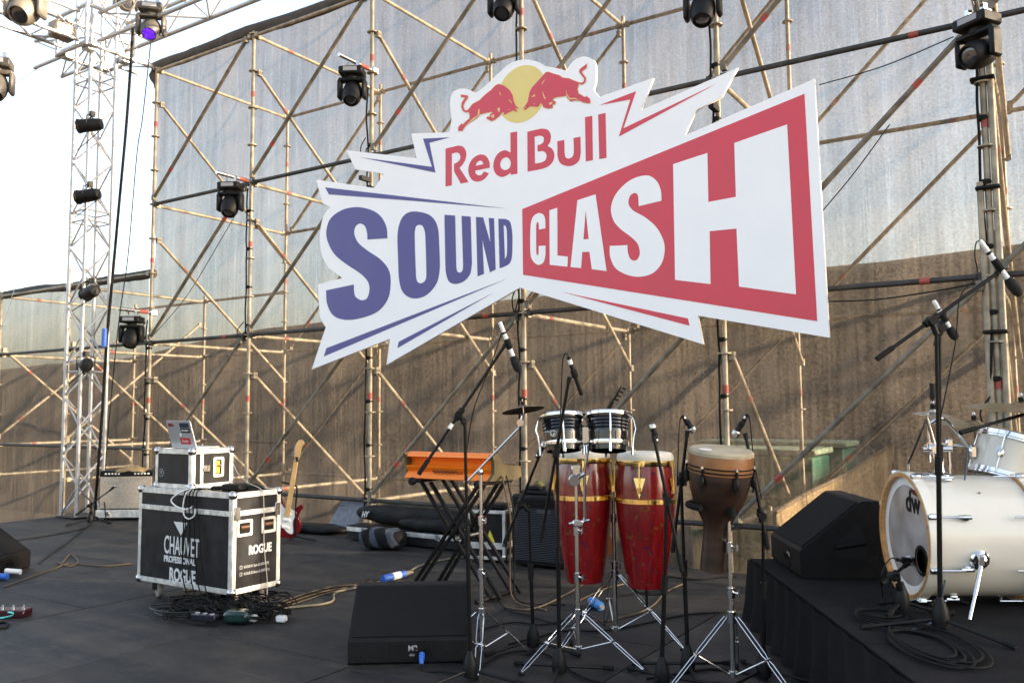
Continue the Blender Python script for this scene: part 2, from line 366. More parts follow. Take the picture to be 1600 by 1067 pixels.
for i in range(NI0, NI1 + 1):
    x = i * Lb; top = lv(.5) + .08 if i < 0 else lv(2) + .04
    std(x, 0, top); std(x, Db, lv(.5) + .1 if i < 0 else lv(2) + .12)
    levels = (-1, -.75, 0, .5) if i < 0 else (-1, 0, 1, 2)
    for k in levels: tubep('transverse', (x, .03, lv(k) - .01), (x, Db - .03, lv(k) - .01), (.5 + .1 * (i % 3)) if (i + int(2 * k)) % 2 else 0)
    if i >= 0:
        for k in (-1, 0, 1): tubep('diagonal_brace', (x + .05, .03, lv(k + .75)), (x + .05, Db - .03, lv(k - .25)), .62)
    else:
        tubep('diagonal_brace', (x + .05, .03, lv(.05)), (x + .05, Db - .03, lv(-.95)), .6)
        tubep('diagonal_brace', (x - .05, .03, lv(-.7)), (x - .05, Db - .03, lv(.3)), .5)
    if i < NI1:
        lev = ((-.75, 0) if i < 0 else (-1, 0, 1))
        for k in lev:
            tubep('ledger', (x + .03, -.0, lv(k)), (x + Lb - .03, -.0, lv(k)), 0 if (k == -1 or i % 2 or i < 0) else 1.6, m=darksteel)
            tubep('ledger', (x + .03, Db, lv(k)), (x + Lb - .03, Db, lv(k)), 1.65 if i % 3 == 1 else 0, m=dulled)
        if i >= 0:
            tubep('ledger', (x + .03, Db, lv(2)), (x + Lb - .03, Db, lv(2)), 1.65, m=dulled)
            tubep('ledger', (x + .03, 0, lv(2) - .02), (x + Lb - .03, 0, lv(2) - .02), 0)
            for k in (-1, 0, 1):
                tubep('diagonal_brace', (x + .06, -.055, lv(k) + .05), (x + Lb - .06, -.055, lv(k + 1) - .05), .55 if k != 0 else 2.2, m=dulled)
                tubep('diagonal_brace', (x + .06, Db + .055, lv(k) + .05), (x + Lb - .06, Db + .055, lv(k + 1) - .05), .6, n=8, m=dulled)
        else:
            tubep('ledger', (x + .03, 0, lv(.5)), (x + Lb - .03, 0, lv(.5)), 0); tubep('ledger', (x + .03, Db, lv(.5)), (x + Lb - .03, Db, lv(.5)), 0)
# doubled poles clamped beside the thick bundle pole
for dx, dy, z1 in ((-.052, -.02, 3.1), (.052, -.012, 6.2)):
    MB().tube((5 * Lb + dx, dy, GZ), (5 * Lb + dx, dy, z1), RT_, 12).build('standard', galv, scaf)
b = MB()
for z in (1.95, 3.05, 3.9): b.box((5 * Lb, -.015, z), (.17, .10, .03), bev=.01)
b.build('clamp', blackm, scaf)

# ------------------------------------------------------------------ shade mesh
def mesh_mat(name, t0, t1, col):
    m = bpy.data.materials.new(name); m.use_nodes = True; n = m.node_tree.nodes; l = m.node_tree.links; n.clear()
    out = n.new('ShaderNodeOutputMaterial'); g = n.new('ShaderNodeNewGeometry')
    tr = n.new('ShaderNodeBsdfTransparent'); tr.inputs[0].default_value = (1, .985, .965, 1); di = n.new('ShaderNodeBsdfDiffuse'); tl = n.new('ShaderNodeBsdfTranslucent')
    di.inputs[0].default_value = (*col, 1); tl.inputs[0].default_value = (col[0] * 1.06, col[1] * .96, col[2] * .84, 1)
    mx = n.new('ShaderNodeMixShader'); mx.inputs[0].default_value = .42; l.new(di.outputs[0], mx.inputs[1]); l.new(tl.outputs[0], mx.inputs[2])
    def noise(sc, scale, det=3):
        mp = n.new('ShaderNodeMapping'); mp.inputs['Scale'].default_value = sc; l.new(g.outputs['Position'], mp.inputs[0])
        q = n.new('ShaderNodeTexNoise'); q.inputs['Scale'].default_value = scale; q.inputs['Detail'].default_value = det; l.new(mp.outputs[0], q.inputs['Vector']); return q
    a = noise((1, 1, .02), 9, 4); bq = noise((1, 1, .06), 46, 2); c = noise((1, 1, 1), 55, 2)
    s1 = n.new('ShaderNodeMath'); s1.operation = 'MULTIPLY_ADD'; s1.inputs[1].default_value = .9; l.new(a.outputs['Fac'], s1.inputs[0])
    s2 = n.new('ShaderNodeMath'); s2.operation = 'MULTIPLY_ADD'; s2.inputs[1].default_value = .55; l.new(bq.outputs['Fac'], s2.inputs[0]); l.new(c.outputs['Fac'], s2.inputs[2])
    l.new(s2.outputs[0], s1.inputs[2])
    mr = n.new('ShaderNodeMapRange'); mr.inputs['From Min'].default_value = .85; mr.inputs['From Max'].default_value = 1.6; mr.inputs['To Min'].default_value = 1 - t0; mr.inputs['To Max'].default_value = 1 - t1
    l.new(s1.outputs[0], mr.inputs['Value'])
    tv = noise((1, 1, .03), 30, 3); tp = noise((.35, 1, .8), 1.6, 4); tg = noise((1, 1, 1.6), 38, 2)
    t1_ = n.new('ShaderNodeMath'); t1_.operation = 'MULTIPLY_ADD'; t1_.inputs[1].default_value = 1.0; l.new(tv.outputs['Fac'], t1_.inputs[0]); l.new(tg.outputs['Fac'], t1_.inputs[2])
    t2_ = n.new('ShaderNodeMath'); t2_.operation = 'MULTIPLY_ADD'; t2_.inputs[1].default_value = .8; l.new(tp.outputs['Fac'], t2_.inputs[0]); l.new(t1_.outputs[0], t2_.inputs[2])
    tm_ = n.new('ShaderNodeMapRange'); tm_.inputs['From Min'].default_value = 1.05; tm_.inputs['From Max'].default_value = 1.75; tm_.inputs['To Min'].default_value = .45; tm_.inputs['To Max'].default_value = 1.9; l.new(t2_.outputs[0], tm_.inputs['Value'])
    for nd in (di, tl):
        vm = n.new('ShaderNodeVectorMath'); vm.operation = 'SCALE'; vm.inputs[0].default_value = nd.inputs[0].default_value[:3]; l.new(tm_.outputs[0], vm.inputs['Scale']); l.new(vm.outputs[0], nd.inputs[0])
    sq = noise((1, 1, .008), 13, 1); sr = n.new('ShaderNodeValToRGB'); e = sr.color_ramp.elements; e[0].position = .60; e[0].color = (0, 0, 0, 1); e[1].position = .64; e[1].color = (0, 0, 0, 1); q2 = e.new(.62); q2.color = (1, 1, 1, 1); l.new(sq.outputs['Fac'], sr.inputs[0])
    sb = n.new('ShaderNodeMath'); sb.operation = 'MULTIPLY_ADD'; sb.inputs[1].default_value = -.07; l.new(sr.outputs[0], sb.inputs[0]); l.new(mr.outputs[0], sb.inputs[2])
    fin = n.new('ShaderNodeMixShader'); l.new(sb.outputs[0], fin.inputs[0]); l.new(tr.outputs[0], fin.inputs[1]); l.new(mx.outputs[0], fin.inputs[2]); l.new(fin.outputs[0], out.inputs[0])
    return m
netm = mesh_mat('shade mesh', .20, .38, (.071, .063, .055))
hemm = mat('folded mesh hem', (.05, .043, .037), .9, var=.3, scale=12, bump=.4, bscale=50)
def sheet(name, x0, x1, z0, z1, m, seed, label, edge=0.0, nx=150, nz=60):
    r = random.Random(seed); ph = [r.uniform(0, 6) for _ in range(8)]
    b = MB(); vs = []
    for i in range(nx + 1):
        x = x0 + (x1 - x0) * i / nx
        for j in range(nz + 1):
            z = z0 + (z1 - z0) * j / nz
            t = (x / Lb) % 1.0; belly = sin(pi * t) * .035
            y = .062 + belly + .010 * sin(x * 7 + ph[0] + z * .4) + .012 * sin(x * 2.9 + z * 1.3 + ph[1]) + .006 * sin(z * 5 + x * 1.1 + ph[2]) + .004 * sin(x * 19 + ph[3])
            xx = x
            if i == 0 and edge: xx = x0 + edge * (.5 + .5 * sin(z * 6.3 + ph[4])) * (.4 + .6 * abs(sin(z * 2.1 + ph[5])))
            vs.append((xx, y, z))
    fs = [(i * (nz + 1) + j, (i + 1) * (nz + 1) + j, (i + 1) * (nz + 1) + j + 1, i * (nz + 1) + j + 1) for i in range(nx) for j in range(nz)]
    b.add(vs, fs); root = thing(name, label, 'shade mesh', (x0, .06, z0)); b.build('netting', m, root, ang=90)
    return root
shade = sheet('shade_mesh', -.10, 13.15, GZ, 6.44, netm, 11, 'tall translucent grey-brown shade mesh covering the high scaffold bays behind the sign', edge=.07)
def hem(x0, x1, z, h, root, seed, n=90):
    r = random.Random(seed); b = MB(); vs = []; sec = [(.02, 0), (-.045, .01), (-.06, h * .35), (-.05, h * .8), (0, h), (.06, h * .9), (.075, h * .4), (.06, .03)]
    for i in range(n + 1):
        x = x0 + (x1 - x0) * i / n; w_ = sin(x * 3.1 + seed) * .012 + sin(x * 1.1) * .018
        for (y, dz) in sec: vs.append((x, .04 + y + r.uniform(-.006, .006), z + dz + w_ + r.uniform(-.006, .006)))
    k = len(sec); fs = [(i * k + j, (i + 1) * k + j, (i + 1) * k + (j + 1) % k, i * k + (j + 1) % k) for i in range(n) for j in range(k)] + [tuple(range(k)), tuple(n * k + j for j in range(k))]
    b.add(vs, fs).build('hem', hemm, root, ang=60)
hem(-.12, 13.15, 6.36, .17, shade, 2)
b = MB(); pts = [(-.12, 6.50), (-.25, 6.36), (-.21, 6.28), (-.13, 6.2), (-.10, 6.12), (-.02, 6.36)]
b.prism(pts, (0, .03, 0), (1, 0, 0), (0, 0, 1), (0, 1, 0), .02).build('corner_flap', hemm, shade)
shade2 = sheet('shade_mesh', -9.5, -.16, GZ, 3.40, netm, 23, 'low translucent shade mesh running on behind the white lattice tower', nx=90, nz=40)
hem(-9.5, -.03, 3.33, .13, shade2, 5, 60)
b = MB(); nx = 40; vs = []  # unseen black drape, added to keep the sun off the front stage
for i in range(nx + 1):
    x = 13.2 + 8.0 * i / nx
    for z in (GZ, 0, 1.5, 3, 4.5, 6.4): vs.append((x, .07 + .05 * sin(x * 9) , z))
fs = [(i * 6 + j, (i + 1) * 6 + j, (i + 1) * 6 + j + 1, i * 6 + j + 1) for i in range(nx) for j in range(5)]
o = b.add(vs, fs).build('sun_block_drape', fabricb, ang=90); tag(o, 'unseen black drape added beyond the drum kit to block the sun', 'drape')

# ================================================================== SIGN
SY = -0.19                                   # board back plane in front of the tubes
O_S = wl(820, 330, SY)
def s2(pts, ox, oy, sc):                     # photo pixels -> sign plane (x, z), front plane coordinates
    out = []
    for p in pts:
        q = wl(ox + p[0] / sc, oy + p[1] / sc, SY - .03); out.append((q.x - O_S.x, q.z - O_S.z) + tuple(p[2:]))
    return out
def smooth(lp, n=7):
    """points with a third item are smooth; the rest are corners"""
    m = len(lp); out = []
    for i in range(m):
        a, b_, c_, d_ = lp[i - 1], lp[i], lp[(i + 1) % m], lp[(i + 2) % m]
        P = [V((q[0], q[1])) for q in (a, b_, c_, d_)]
        sb, sc_ = len(b_) > 2, len(c_) > 2
        if not sb and not sc_: out.append(tuple(P[1])); continue
        ch = P[2] - P[1]
        t1 = (P[2] - P[0]) * .5 if sb else ch
        t2 = (P[3] - P[1]) * .5 if sc_ else ch
        if sb: t1 = t1 * min(1, 1.3 * ch.length / max(t1.length, 1e-9))
        if sc_: t2 = t2 * min(1, 1.3 * ch.length / max(t2.length, 1e-9))
        for j in range(n):
            t = j / n; q = P[1] * (2 * t**3 - 3 * t**2 + 1) + t1 * (t**3 - 2 * t**2 + t) + P[2] * (-2 * t**3 + 3 * t**2) + t2 * (t**3 - t**2); out.append((q.x, q.y))
    return out
sgn = thing('sign_board', 'huge white cut-out sign with red and blue lettering hung on the scaffold', 'sign', (O_S.x, SY, O_S.z))
T_S = M4(((1, 0, 0, O_S.x), (0, 0, -1, SY), (0, 1, 0, O_S.z), (0, 0, 0, 1)))    # x right, y up, z towards the stage
vw = mat('white vinyl', (0.87, 0.87, 0.885), .42, var=.02, scale=2)
vr = mat('red vinyl', (0.60, 0.050, 0.080), .45, var=.04, scale=3)
vb = mat('blue vinyl', (0.075, 0.067, 0.25), .45, var=.04, scale=3)
vy = mat('yellow vinyl', (0.74, 0.60, 0.20), .45, var=.03, scale=3)
vo = mat('pale yellow vinyl', (0.78, 0.55, 0.24), .45)
c_ = 1
board = [(702.4, 207), (705.5, 185, c_), (703, 162, c_), (707.5, 145, c_), (721, 138.8, c_), (735, 141.5, c_), (742.6, 146.5), (758, 134.6, c_), (780.7, 113, c_), (799, 98.6, c_), (820, 93.4, c_), (838.5, 96.5, c_), (852, 103.5), (869, 106.8), (885, 111), (896, 95.5, c_), (912.7, 88.7, c_), (926, 93.4, c_), (931, 102.7, c_), (930.5, 129.5, c_), (928, 141, c_), (936.4, 152),
         (1021, 122), (1001, 173), (1153, 106), (1127.5, 152), (1088, 172), (1069, 212.5), (1272.5, 123.5), (1296, 527.5), (1090, 493), (1099, 538), (812, 449.5), (604, 570), (609, 529.5), (487, 577), (509, 511), (503, 502, c_), (499, 489.5, c_), (497, 444.5), (535, 434.5), (528, 429, c_), (515, 419.5, c_), (504, 402, c_), (500, 379.5, c_), (500, 362, c_), (504, 342, c_), (510, 331, c_), (516, 323.5), (504, 318), (494, 281), (585, 294), (600, 271.5), (555.5, 265), (541, 235), (651, 247.5), (642.5, 209)]
# front faces lie on the plane SY-.03, so trace there
curve_plate([smooth(s2(board, 0, 0, 1))], T_S, .03, 'board', vw, sgn)
def art(name, loops, m, ox=0, oy=0, sc=1, lift=.0305, th=.0015):
    return curve_plate([smooth(s2(lp, ox, oy, sc)) for lp in loops], T_S, th, name, m, sgn, lift)
P6, P7, P3, P2 = (400, 267, 4), (800, 267, 4), (800, 0, 4), (400, 0, 4)
art('stripe', [[(661, 217), (703, 215), (671, 223.5), (680.5, 270), (562, 246), (675, 261)]], vb)
art('stripe', [[(508, 293), (650, 309.5), (791, 326), (650, 314.5), (514, 304)]], vb)
art('stripe', [[(791, 436), (510, 544), (506, 557)]], vb)
art('stripe', [[(770, 458), (623, 534), (621, 544)]], vb)
art('stripe', [[(936, 165), (994, 143), (974, 201), (1118, 132), (967, 214), (985, 156)]], vr)
art('stripe', [[(877, 456), (1075, 497.5), (1077.5, 509)]], vr)
art('letter', [[(822, 422), (815, 350, 1), (780, 285, 1), (720, 245, 1), (630, 227, 1), (540, 245, 1), (465, 300, 1), (440, 380, 1), (450, 445, 1), (490, 520, 1), (560, 580, 1), (650, 640, 1), (698, 690, 1), (710, 740, 1), (695, 795, 1), (660, 808, 1), (625, 790, 1), (614, 760, 1), (612, 710), (438, 747), (445, 830, 1), (480, 900, 1), (550, 930, 1), (650, 922, 1), (760, 880, 1), (825, 800, 1), (842, 700, 1), (830, 620, 1), (780, 555, 1), (700, 500, 1), (640, 450, 1), (615, 395, 1), (622, 350, 1), (650, 330, 1), (680, 345, 1), (694, 385, 1), (697, 430)]], vb, *P6)
art('letter', [[(1005, 255, 1), (1090, 280, 1), (1135, 350, 1), (1146, 480, 1), (1148, 620, 1), (1125, 710, 1), (1060, 780, 1), (980, 797, 1), (920, 760, 1), (895, 680, 1), (888, 540, 1), (885, 400, 1), (905, 310, 1), (945, 265, 1)], [(1022, 338, 1), (1045, 350, 1), (1058, 400, 1), (1065, 640, 1), (1058, 685, 1), (1030, 703, 1), (1008, 690, 1), (1000, 650, 1), (992, 400, 1), (1000, 350, 1)]], vb, *P6)
art('letter', [[(1178, 275), (1245, 280), (1252, 600), (1258, 628, 1), (1275, 636, 1), (1291, 622, 1), (1295, 590), (1285, 282), (1342, 287), (1350, 580), (1338, 645, 1), (1300, 690, 1), (1245, 707, 1), (1205, 690, 1), (1188, 640, 1), (1184, 590)]], vb, *P6)
art('letter', [[(1375, 288), (1420, 292), (1465, 450), (1455, 295), (1488, 297), (1498, 617), (1462, 635), (1415, 430), (1425, 645), (1385, 660)]], vb, *P6)
art('letter', [[(1515, 300), (1560, 301), (1588, 320, 1), (1601, 380, 1), (1603, 460, 1), (1599, 540, 1), (1584, 580, 1), (1555, 598), (1523, 610)], [(1548, 340), (1560, 345, 1), (1567, 370, 1), (1570, 450, 1), (1568, 525, 1), (1556, 553)]], vb, *P6)
art('panel', [[(816, 327), (1257, 147), (1277, 502), (817.5, 429.5)]], vr)
LW = dict(lift=.0325)
art('letter', [[(1052, 257), (1105.5, 239.5), (1107, 316), (1150, 308), (1147.5, 224), (1230, 195), (1244, 460), (1155, 448), (1151, 357.5), (1109, 361.5), (1110.5, 444), (1055, 437.5)]], vw, **LW)
art('letter', [[(935, 188), (930, 120, 1), (900, 60, 1), (840, 30, 1), (740, 60, 1), (655, 140, 1), (620, 230, 1), (635, 310, 1), (680, 365, 1), (740, 410, 1), (785, 455, 1), (800, 510, 1), (788, 550, 1), (765, 562, 1), (740, 550, 1), (725, 510, 1), (722, 465), (612, 470), (615, 540, 1), (650, 610, 1), (720, 650, 1), (800, 662, 1), (880, 640, 1), (935, 580, 1), (955, 500, 1), (945, 430, 1), (900, 350, 1), (830, 290, 1), (760, 250, 1), (730, 210, 1), (736, 162, 1), (765, 140, 1), (788, 155, 1), (793, 222)]], vw, *P7, **LW)
art('letter', [[(410, 185), (523, 148), (592, 627), (500, 615), (485, 507), (440, 508), (433, 608), (367, 602)], [(462, 245), (480, 427), (447, 430)]], vw, *P7, **LW)
art('letter', [[(235, 248), (284, 232), (285, 530), (350, 537), (347, 600), (237, 588)]], vw, *P7, **LW)
art('letter', [[(210, 360), (205, 290, 1), (175, 265, 1), (135, 285, 1), (118, 340, 1), (115, 480, 1), (124, 550, 1), (160, 587, 1), (195, 575, 1), (209, 530, 1), (210, 468), (168, 470), (167, 518, 1), (160, 529, 1), (153, 510, 1), (152, 345, 1), (160, 320, 1), (168, 332, 1), (170, 368)]], vw, *P7, **LW)
Z8 = (690, 80, 4.85)
art('letter', [[(30, 740), (130, 716), (165, 728, 1), (187, 770, 1), (180, 825, 1), (150, 872, 1), (135, 885), (205, 993), (146, 1005), (95, 912), (95, 855), (112, 848, 1), (135, 828, 1), (143, 798, 1), (130, 775, 1), (110, 770, 1), (78, 778), (78, 1018), (30, 1027)]], vr, *Z8)
art('letter', [[(365, 885), (362, 840, 1), (335, 795, 1), (290, 785, 1), (240, 812, 1), (208, 865, 1), (205, 925, 1), (230, 975, 1), (275, 990, 1), (325, 970, 1), (360, 927), (322, 913), (300, 940, 1), (275, 940, 1), (258, 925, 1), (255, 907)], [(258, 870), (270, 845, 1), (290, 832, 1), (308, 838, 1), (318, 858)]], vr, *Z8)
art('letter', [[(522, 620), (573, 610), (575, 930), (525, 938), (523, 922), (490, 945, 1), (455, 955, 1), (415, 935, 1), (393, 885, 1), (400, 825, 1), (430, 775, 1), (480, 752, 1), (523, 770)], [(490, 805, 1), (515, 820, 1), (525, 850, 1), (515, 885, 1), (485, 902, 1), (455, 890, 1), (445, 855, 1), (460, 820, 1)]], vr, *Z8)
art('letter', [[(650, 612), (760, 588), (805, 598, 1), (828, 640, 1), (822, 690, 1), (803, 720), (840, 745, 1), (855, 795, 1), (835, 850, 1), (780, 888, 1), (652, 914)], [(705, 650), (745, 642, 1), (773, 655, 1), (772, 690, 1), (750, 708, 1), (727, 713), (728, 762), (770, 760, 1), (795, 785, 1), (788, 825, 1), (755, 845, 1), (708, 853)]], vr, *Z8)
art('letter', [[(877, 685), (930, 674), (932, 770), (940, 805, 1), (965, 815, 1), (992, 800, 1), (1002, 765, 1), (1000, 660), (1053, 650), (1055, 770), (1042, 830, 1), (1000, 865, 1), (950, 872, 1), (900, 850, 1), (880, 800, 1), (878, 750)]], vr, *Z8)
art('letter', [[(1087, 503), (1142, 491), (1147, 828), (1093, 837)]], vr, *Z8)
art('letter', [[(1187, 482), (1243, 470), (1250, 810), (1195, 820)]], vr, *Z8)
# emblem: disc and two charging bulls
tp, bt = wl(690 + 640 / 4.85, 80 + 103 / 4.85, SY - .03), wl(690 + 575 / 4.85, 80 + 548 / 4.85, SY - .03)
cc = wl(690 + 606 / 4.85, 80 + 327 / 4.85, SY - .03); R_ = (tp.z - bt.z) / 2
curve_plate([[(cc.x - O_S.x + R_ * cos(2 * pi * k / 72), cc.z - O_S.z + R_ * sin(2 * pi * k / 72)) for k in range(72)]], T_S, .0015, 'disc', vy, sgn, .0305)
LB = [(148, 332), (175, 336), (200, 340), (200, 355), (178, 385), (165, 415), (172, 445), (190, 455), (210, 440), (235, 405), (290, 375), (330, 335), (375, 300), (410, 263), (437, 252), (475, 264), (515, 295), (540, 335), (550, 385), (563, 415), (590, 440), (556, 434), (580, 462), (540, 452), (515, 465), (472, 487), (480, 470), (460, 465), (440, 492), (405, 520), (380, 533), (362, 522), (343, 513), (347, 498), (370, 500), (366, 485), (390, 468), (380, 462), (335, 470), (295, 480), (270, 505), (235, 530), (205, 545), (185, 565), (165, 590), (160, 605), (128, 607), (130, 577), (155, 550), (160, 562), (185, 535), (212, 515), (216, 495), (210, 463), (190, 467), (165, 457), (152, 425), (155, 395), (176, 362), (178, 352), (150, 350)]
RB = [(1103, 100), (1098, 130), (1070, 150), (1062, 160), (1078, 185), (1095, 205), (1092, 235), (1068, 255), (1040, 250), (1038, 262), (1030, 290), (1038, 325), (1060, 335), (1085, 352), (1100, 345), (1125, 365), (1128, 395), (1105, 396), (1075, 390), (1050, 378), (1010, 375), (980, 383), (960, 365), (945, 340), (920, 345), (880, 350), (855, 357), (840, 372), (865, 385), (860, 405), (840, 410), (845, 430), (810, 437), (775, 428), (765, 405), (750, 395), (735, 425), (700, 422), (680, 420), (665, 425), (635, 450), (627, 444), (652, 416), (618, 440), (640, 410), (655, 385), (670, 310), (690, 275), (740, 220), (790, 165), (810, 160), (850, 175), (890, 185), (920, 205), (965, 210), (1000, 225), (1040, 240), (1066, 243), (1081, 230), (1082, 208), (1059, 180), (1045, 160), (1050, 140), (1075, 120)]
def inflate(lp, d):
    m = len(lp); out = []
    area = sum(lp[i][0] * lp[(i + 1) % m][1] - lp[(i + 1) % m][0] * lp[i][1] for i in range(m)); s = 1 if area > 0 else -1
    for i in range(m):
        a, b_, c2 = V(lp[i - 1]), V(lp[i]), V(lp[(i + 1) % m])
        n1, n2 = (b_ - a).normalized(), (c2 - b_).normalized(); n = V((n1.y + n2.y, -(n1.x + n2.x)))
        n = n.normalized() if n.length > .3 else V((n1.y, -n1.x)); q = b_ + n * d * s; out.append((q.x, q.y))
    return out
for body, det in ((LB, [[(438, 312), (447, 318), (452, 340), (444, 330)], [(510, 365), (525, 378), (540, 402), (522, 388)], [(425, 440), (446, 428), (440, 470), (430, 455)], [(283, 445), (292, 440), (290, 482), (250, 518), (190, 560), (240, 512), (275, 490)], [(376, 492), (398, 482), (404, 500), (388, 512)], [(508, 446), (518, 443), (516, 452)]]),
                  (RB, [[(760, 250), (790, 208), (780, 232), (764, 254)], [(768, 300), (776, 330), (790, 360), (800, 350), (785, 370), (770, 335)], [(945, 290), (952, 330), (975, 360), (1010, 358), (1050, 375), (1010, 366), (970, 370), (948, 335)], [(680, 355), (705, 330), (714, 345), (695, 348)], [(815, 395), (845, 388), (840, 402), (822, 412)], [(698, 402), (708, 400), (705, 409)]])):
    art('emblem_outline', [[(p[0], p[1]) for p in inflate(body, 4)]], vo, *Z8, lift=.0325)
    bl = art('emblem_bull', [body], vr, *Z8, lift=.0345)
    for d_ in det: art('emblem_line', [d_], vo, *Z8, lift=.0365)
# brackets that hang the board on the tubes
for i in (2, 3, 4):
    for k in (.15, .85): MB().box((i * Lb, SY / 2 - .012, lv(k)), (.05, abs(SY) - .03, .05)).build('bracket', blackm, sgn)

# ================================================================== TRUSS TOWER AND ROOF TRUSS
def truss(p0, p1, side, root, up=(0, 0, 1), r=.026, step=.38, rb=.0125, ph=0):
    """square lattice truss between centres p0 and p1: one mesh per chord, one per lattice brace"""
    p0, p1 = V(p0), V(p1); d = (p1 - p0); Ln = d.length; d.normalize(); T = zframe(p0, d, up if abs(d.dot(V(up))) < .9 else (1, 0, 0)); h = side / 2
    cs = [(-h, -h), (h, -h), (h, h), (-h, h)]
    for (x, y) in cs: MB().tube(T @ V((x, y, 0)), T @ V((x, y, Ln)), r, 12).build('chord', alu, root)
    n = max(1, int(Ln / step))
    for f in range(4):
        a, c = cs[f], cs[(f + 1) % 4]
        for k in range(n):
            z0, z1 = Ln * k / n, Ln * (k + 1) / n
            q0, q1 = (a, c) if (k + f + ph) % 2 else (c, a)
            MB().tube(T @ V((*q0, z0)), T @ V((*q1, z1)), rb, 6, cap=False).build('lattice_brace', alu, root)
TX, TY = -.27, -.77
tow = thing('truss_tower', 'white aluminium lattice tower standing at the stage edge', 'truss tower', (TX, TY, 0))
b = MB(); b.box((TX, TY, .012), (.46, .46, .02), bev=.004); b.build('base_plate', blackm, tow)
for (za, zb) in ((.03, 2.0), (2.03, 4.05), (4.08, 6.0), (6.03, 8.4)): truss((TX, TY, za), (TX, TY, zb), .365, tow)
for z in (2.015, 4.065, 6.015):
    for (dx, dy) in ((1, 1), (1, -1), (-1, 1), (-1, -1)): MB().tube((TX + dx * .1825, TY + dy * .1825, z - .05), (TX + dx * .1825, TY + dy * .1825, z + .05), .031, 10).build('coupler', alu, tow)
    for (a, c) in (((1, 1), (1, -1)), ((1, -1), (-1, -1)), ((-1, -1), (-1, 1)), ((-1, 1), (1, 1))):
        for dz in (-.07, .07): MB().tube((TX + a[0] * .1825, TY + a[1] * .1825, z + dz), (TX + c[0] * .1825, TY + c[1] * .1825, z + dz), .011, 6).build('lattice_brace', alu, tow)
RZ = 6.62
roof = thing('roof_truss', 'white aluminium roof truss grid carried high on the lattice tower', 'roof truss', (TX, TY, RZ))
truss((TX + .38, TY, RZ), (TX + 7.2, TY, RZ), .40, roof, step=.44)
truss((TX - .38, TY, RZ), (TX - 1.25, TY, RZ), .40, roof, step=.44)
truss((TX, TY - .38, RZ), (TX, TY - 7.5, RZ), .40, roof, step=.44)
truss((TX, TY + .38, RZ), (TX, TY + .75, RZ), .40, roof, step=.37)
truss((TX - 1.6, TY - .9, RZ - .15), (TX - 1.6, TY - 6.5, RZ - .15), .34, roof, step=.4)
for dz in (-.27, .27):
    for s_ in (-1, 1):
        MB().tube((TX - .36, TY + s_ * .36, RZ + dz), (TX + .36, TY + s_ * .36, RZ + dz), .027, 10).build('sleeve_bar', alu, roof)
        MB().tube((TX + s_ * .36, TY - .36, RZ + dz), (TX + s_ * .36, TY + .36, RZ + dz), .027, 10).build('sleeve_bar', alu, roof)
for (dx, dy) in ((1, 1), (1, -1), (-1, 1), (-1, -1)):
    MB().tube((TX + dx * .36, TY + dy * .36, RZ - .3), (TX + dx * .36, TY + dy * .36, RZ + .3), .027, 10).build('sleeve_bar', alu, roof)
    b = MB(); b.box((TX + dx * .26, TY + dy * .26, RZ - .28), (.14, .14, .09), bev=.01); b.build('roller_block', alu, roof)
    MB().tube((TX + dx * .36, TY + dy * .36, RZ - .27), (TX - dx * .0 + dx * .2, TY + dy * .2, RZ + .27), .012, 6).build('lattice_brace', alu, roof)
# chain bag / motor in the corner block
b = MB(); b.box((TX + .1, TY - .55, RZ - .12), (.2, .3, .22), bev=.03); hoist = b.build('chain_hoist', warmmetal); tag(hoist, 'small grey chain hoist tucked in the roof truss corner beside the tower', 'hoist')

# ------------------------------------------------------------------ PAR cans on the tower
def par_can(px, py, label, yaw, k):
    p = pd(px, py, dep((TX, TY - .22, 3)) - .12); t = thing('par_can', label, 'stage light', p, 0, 'black lamps clamped to the lattice tower')
    ax = V((cos(yaw), sin(yaw), -.12)).normalized(); T = zframe(p, ax)
    MB().lathe([(.035, -.17), (.07, -.16), (.085, -.08), (.09, .12), (.098, .125), (.098, .15), (.088, .15), (.085, .1), (.02, .05)], 16, T).build('body', blackp, t)
    MB().lathe([(.0, .06), (.084, .06), (.084, .066), (0, .066)], 16, T).build('lens', glass, t)
    b = MB(); b.path([T @ V((-.11, 0, 0)), T @ V((-.11, .1, -.02)), T @ V((0, .15, -.02)), T @ V((.11, .1, -.02)), T @ V((.11, 0, 0))], .008, 6); b.build('yoke', blackm, t)
    b = MB(); b.box(T @ V((0, .15, -.05)), (.05, .06, .07)); b.tube(T @ V((0, .15, -.05)), (TX + .1825, TY - .1825, (T @ V((0, .15, 0))).z), .012, 8); b.build('clamp', blackm, t)
    q = MB(); c = T @ V((0, 0, -.17)); e = V((TX - .05, TY - .2, c.z - .25)); q.path(cr([c, c + V((-.02, -.03, -.1)), e], 6), .006, 6); q.build('power_lead', rubber, t)
for k, (px, py, yw, lab) in enumerate(((140, 196, -2.5, 'black lamp on the lattice tower just under the roof truss, topmost of four'), (137, 306, -2.7, 'black lamp on the lattice tower, second of four below the roof truss'), (141, 457, 3.0, 'black lamp on the lattice tower level with the low mesh hem'), (134, 571, 2.75, 'black lamp lowest on the lattice tower, above the tan amplifier'))):
    par_can(px, py, lab, yw, k)

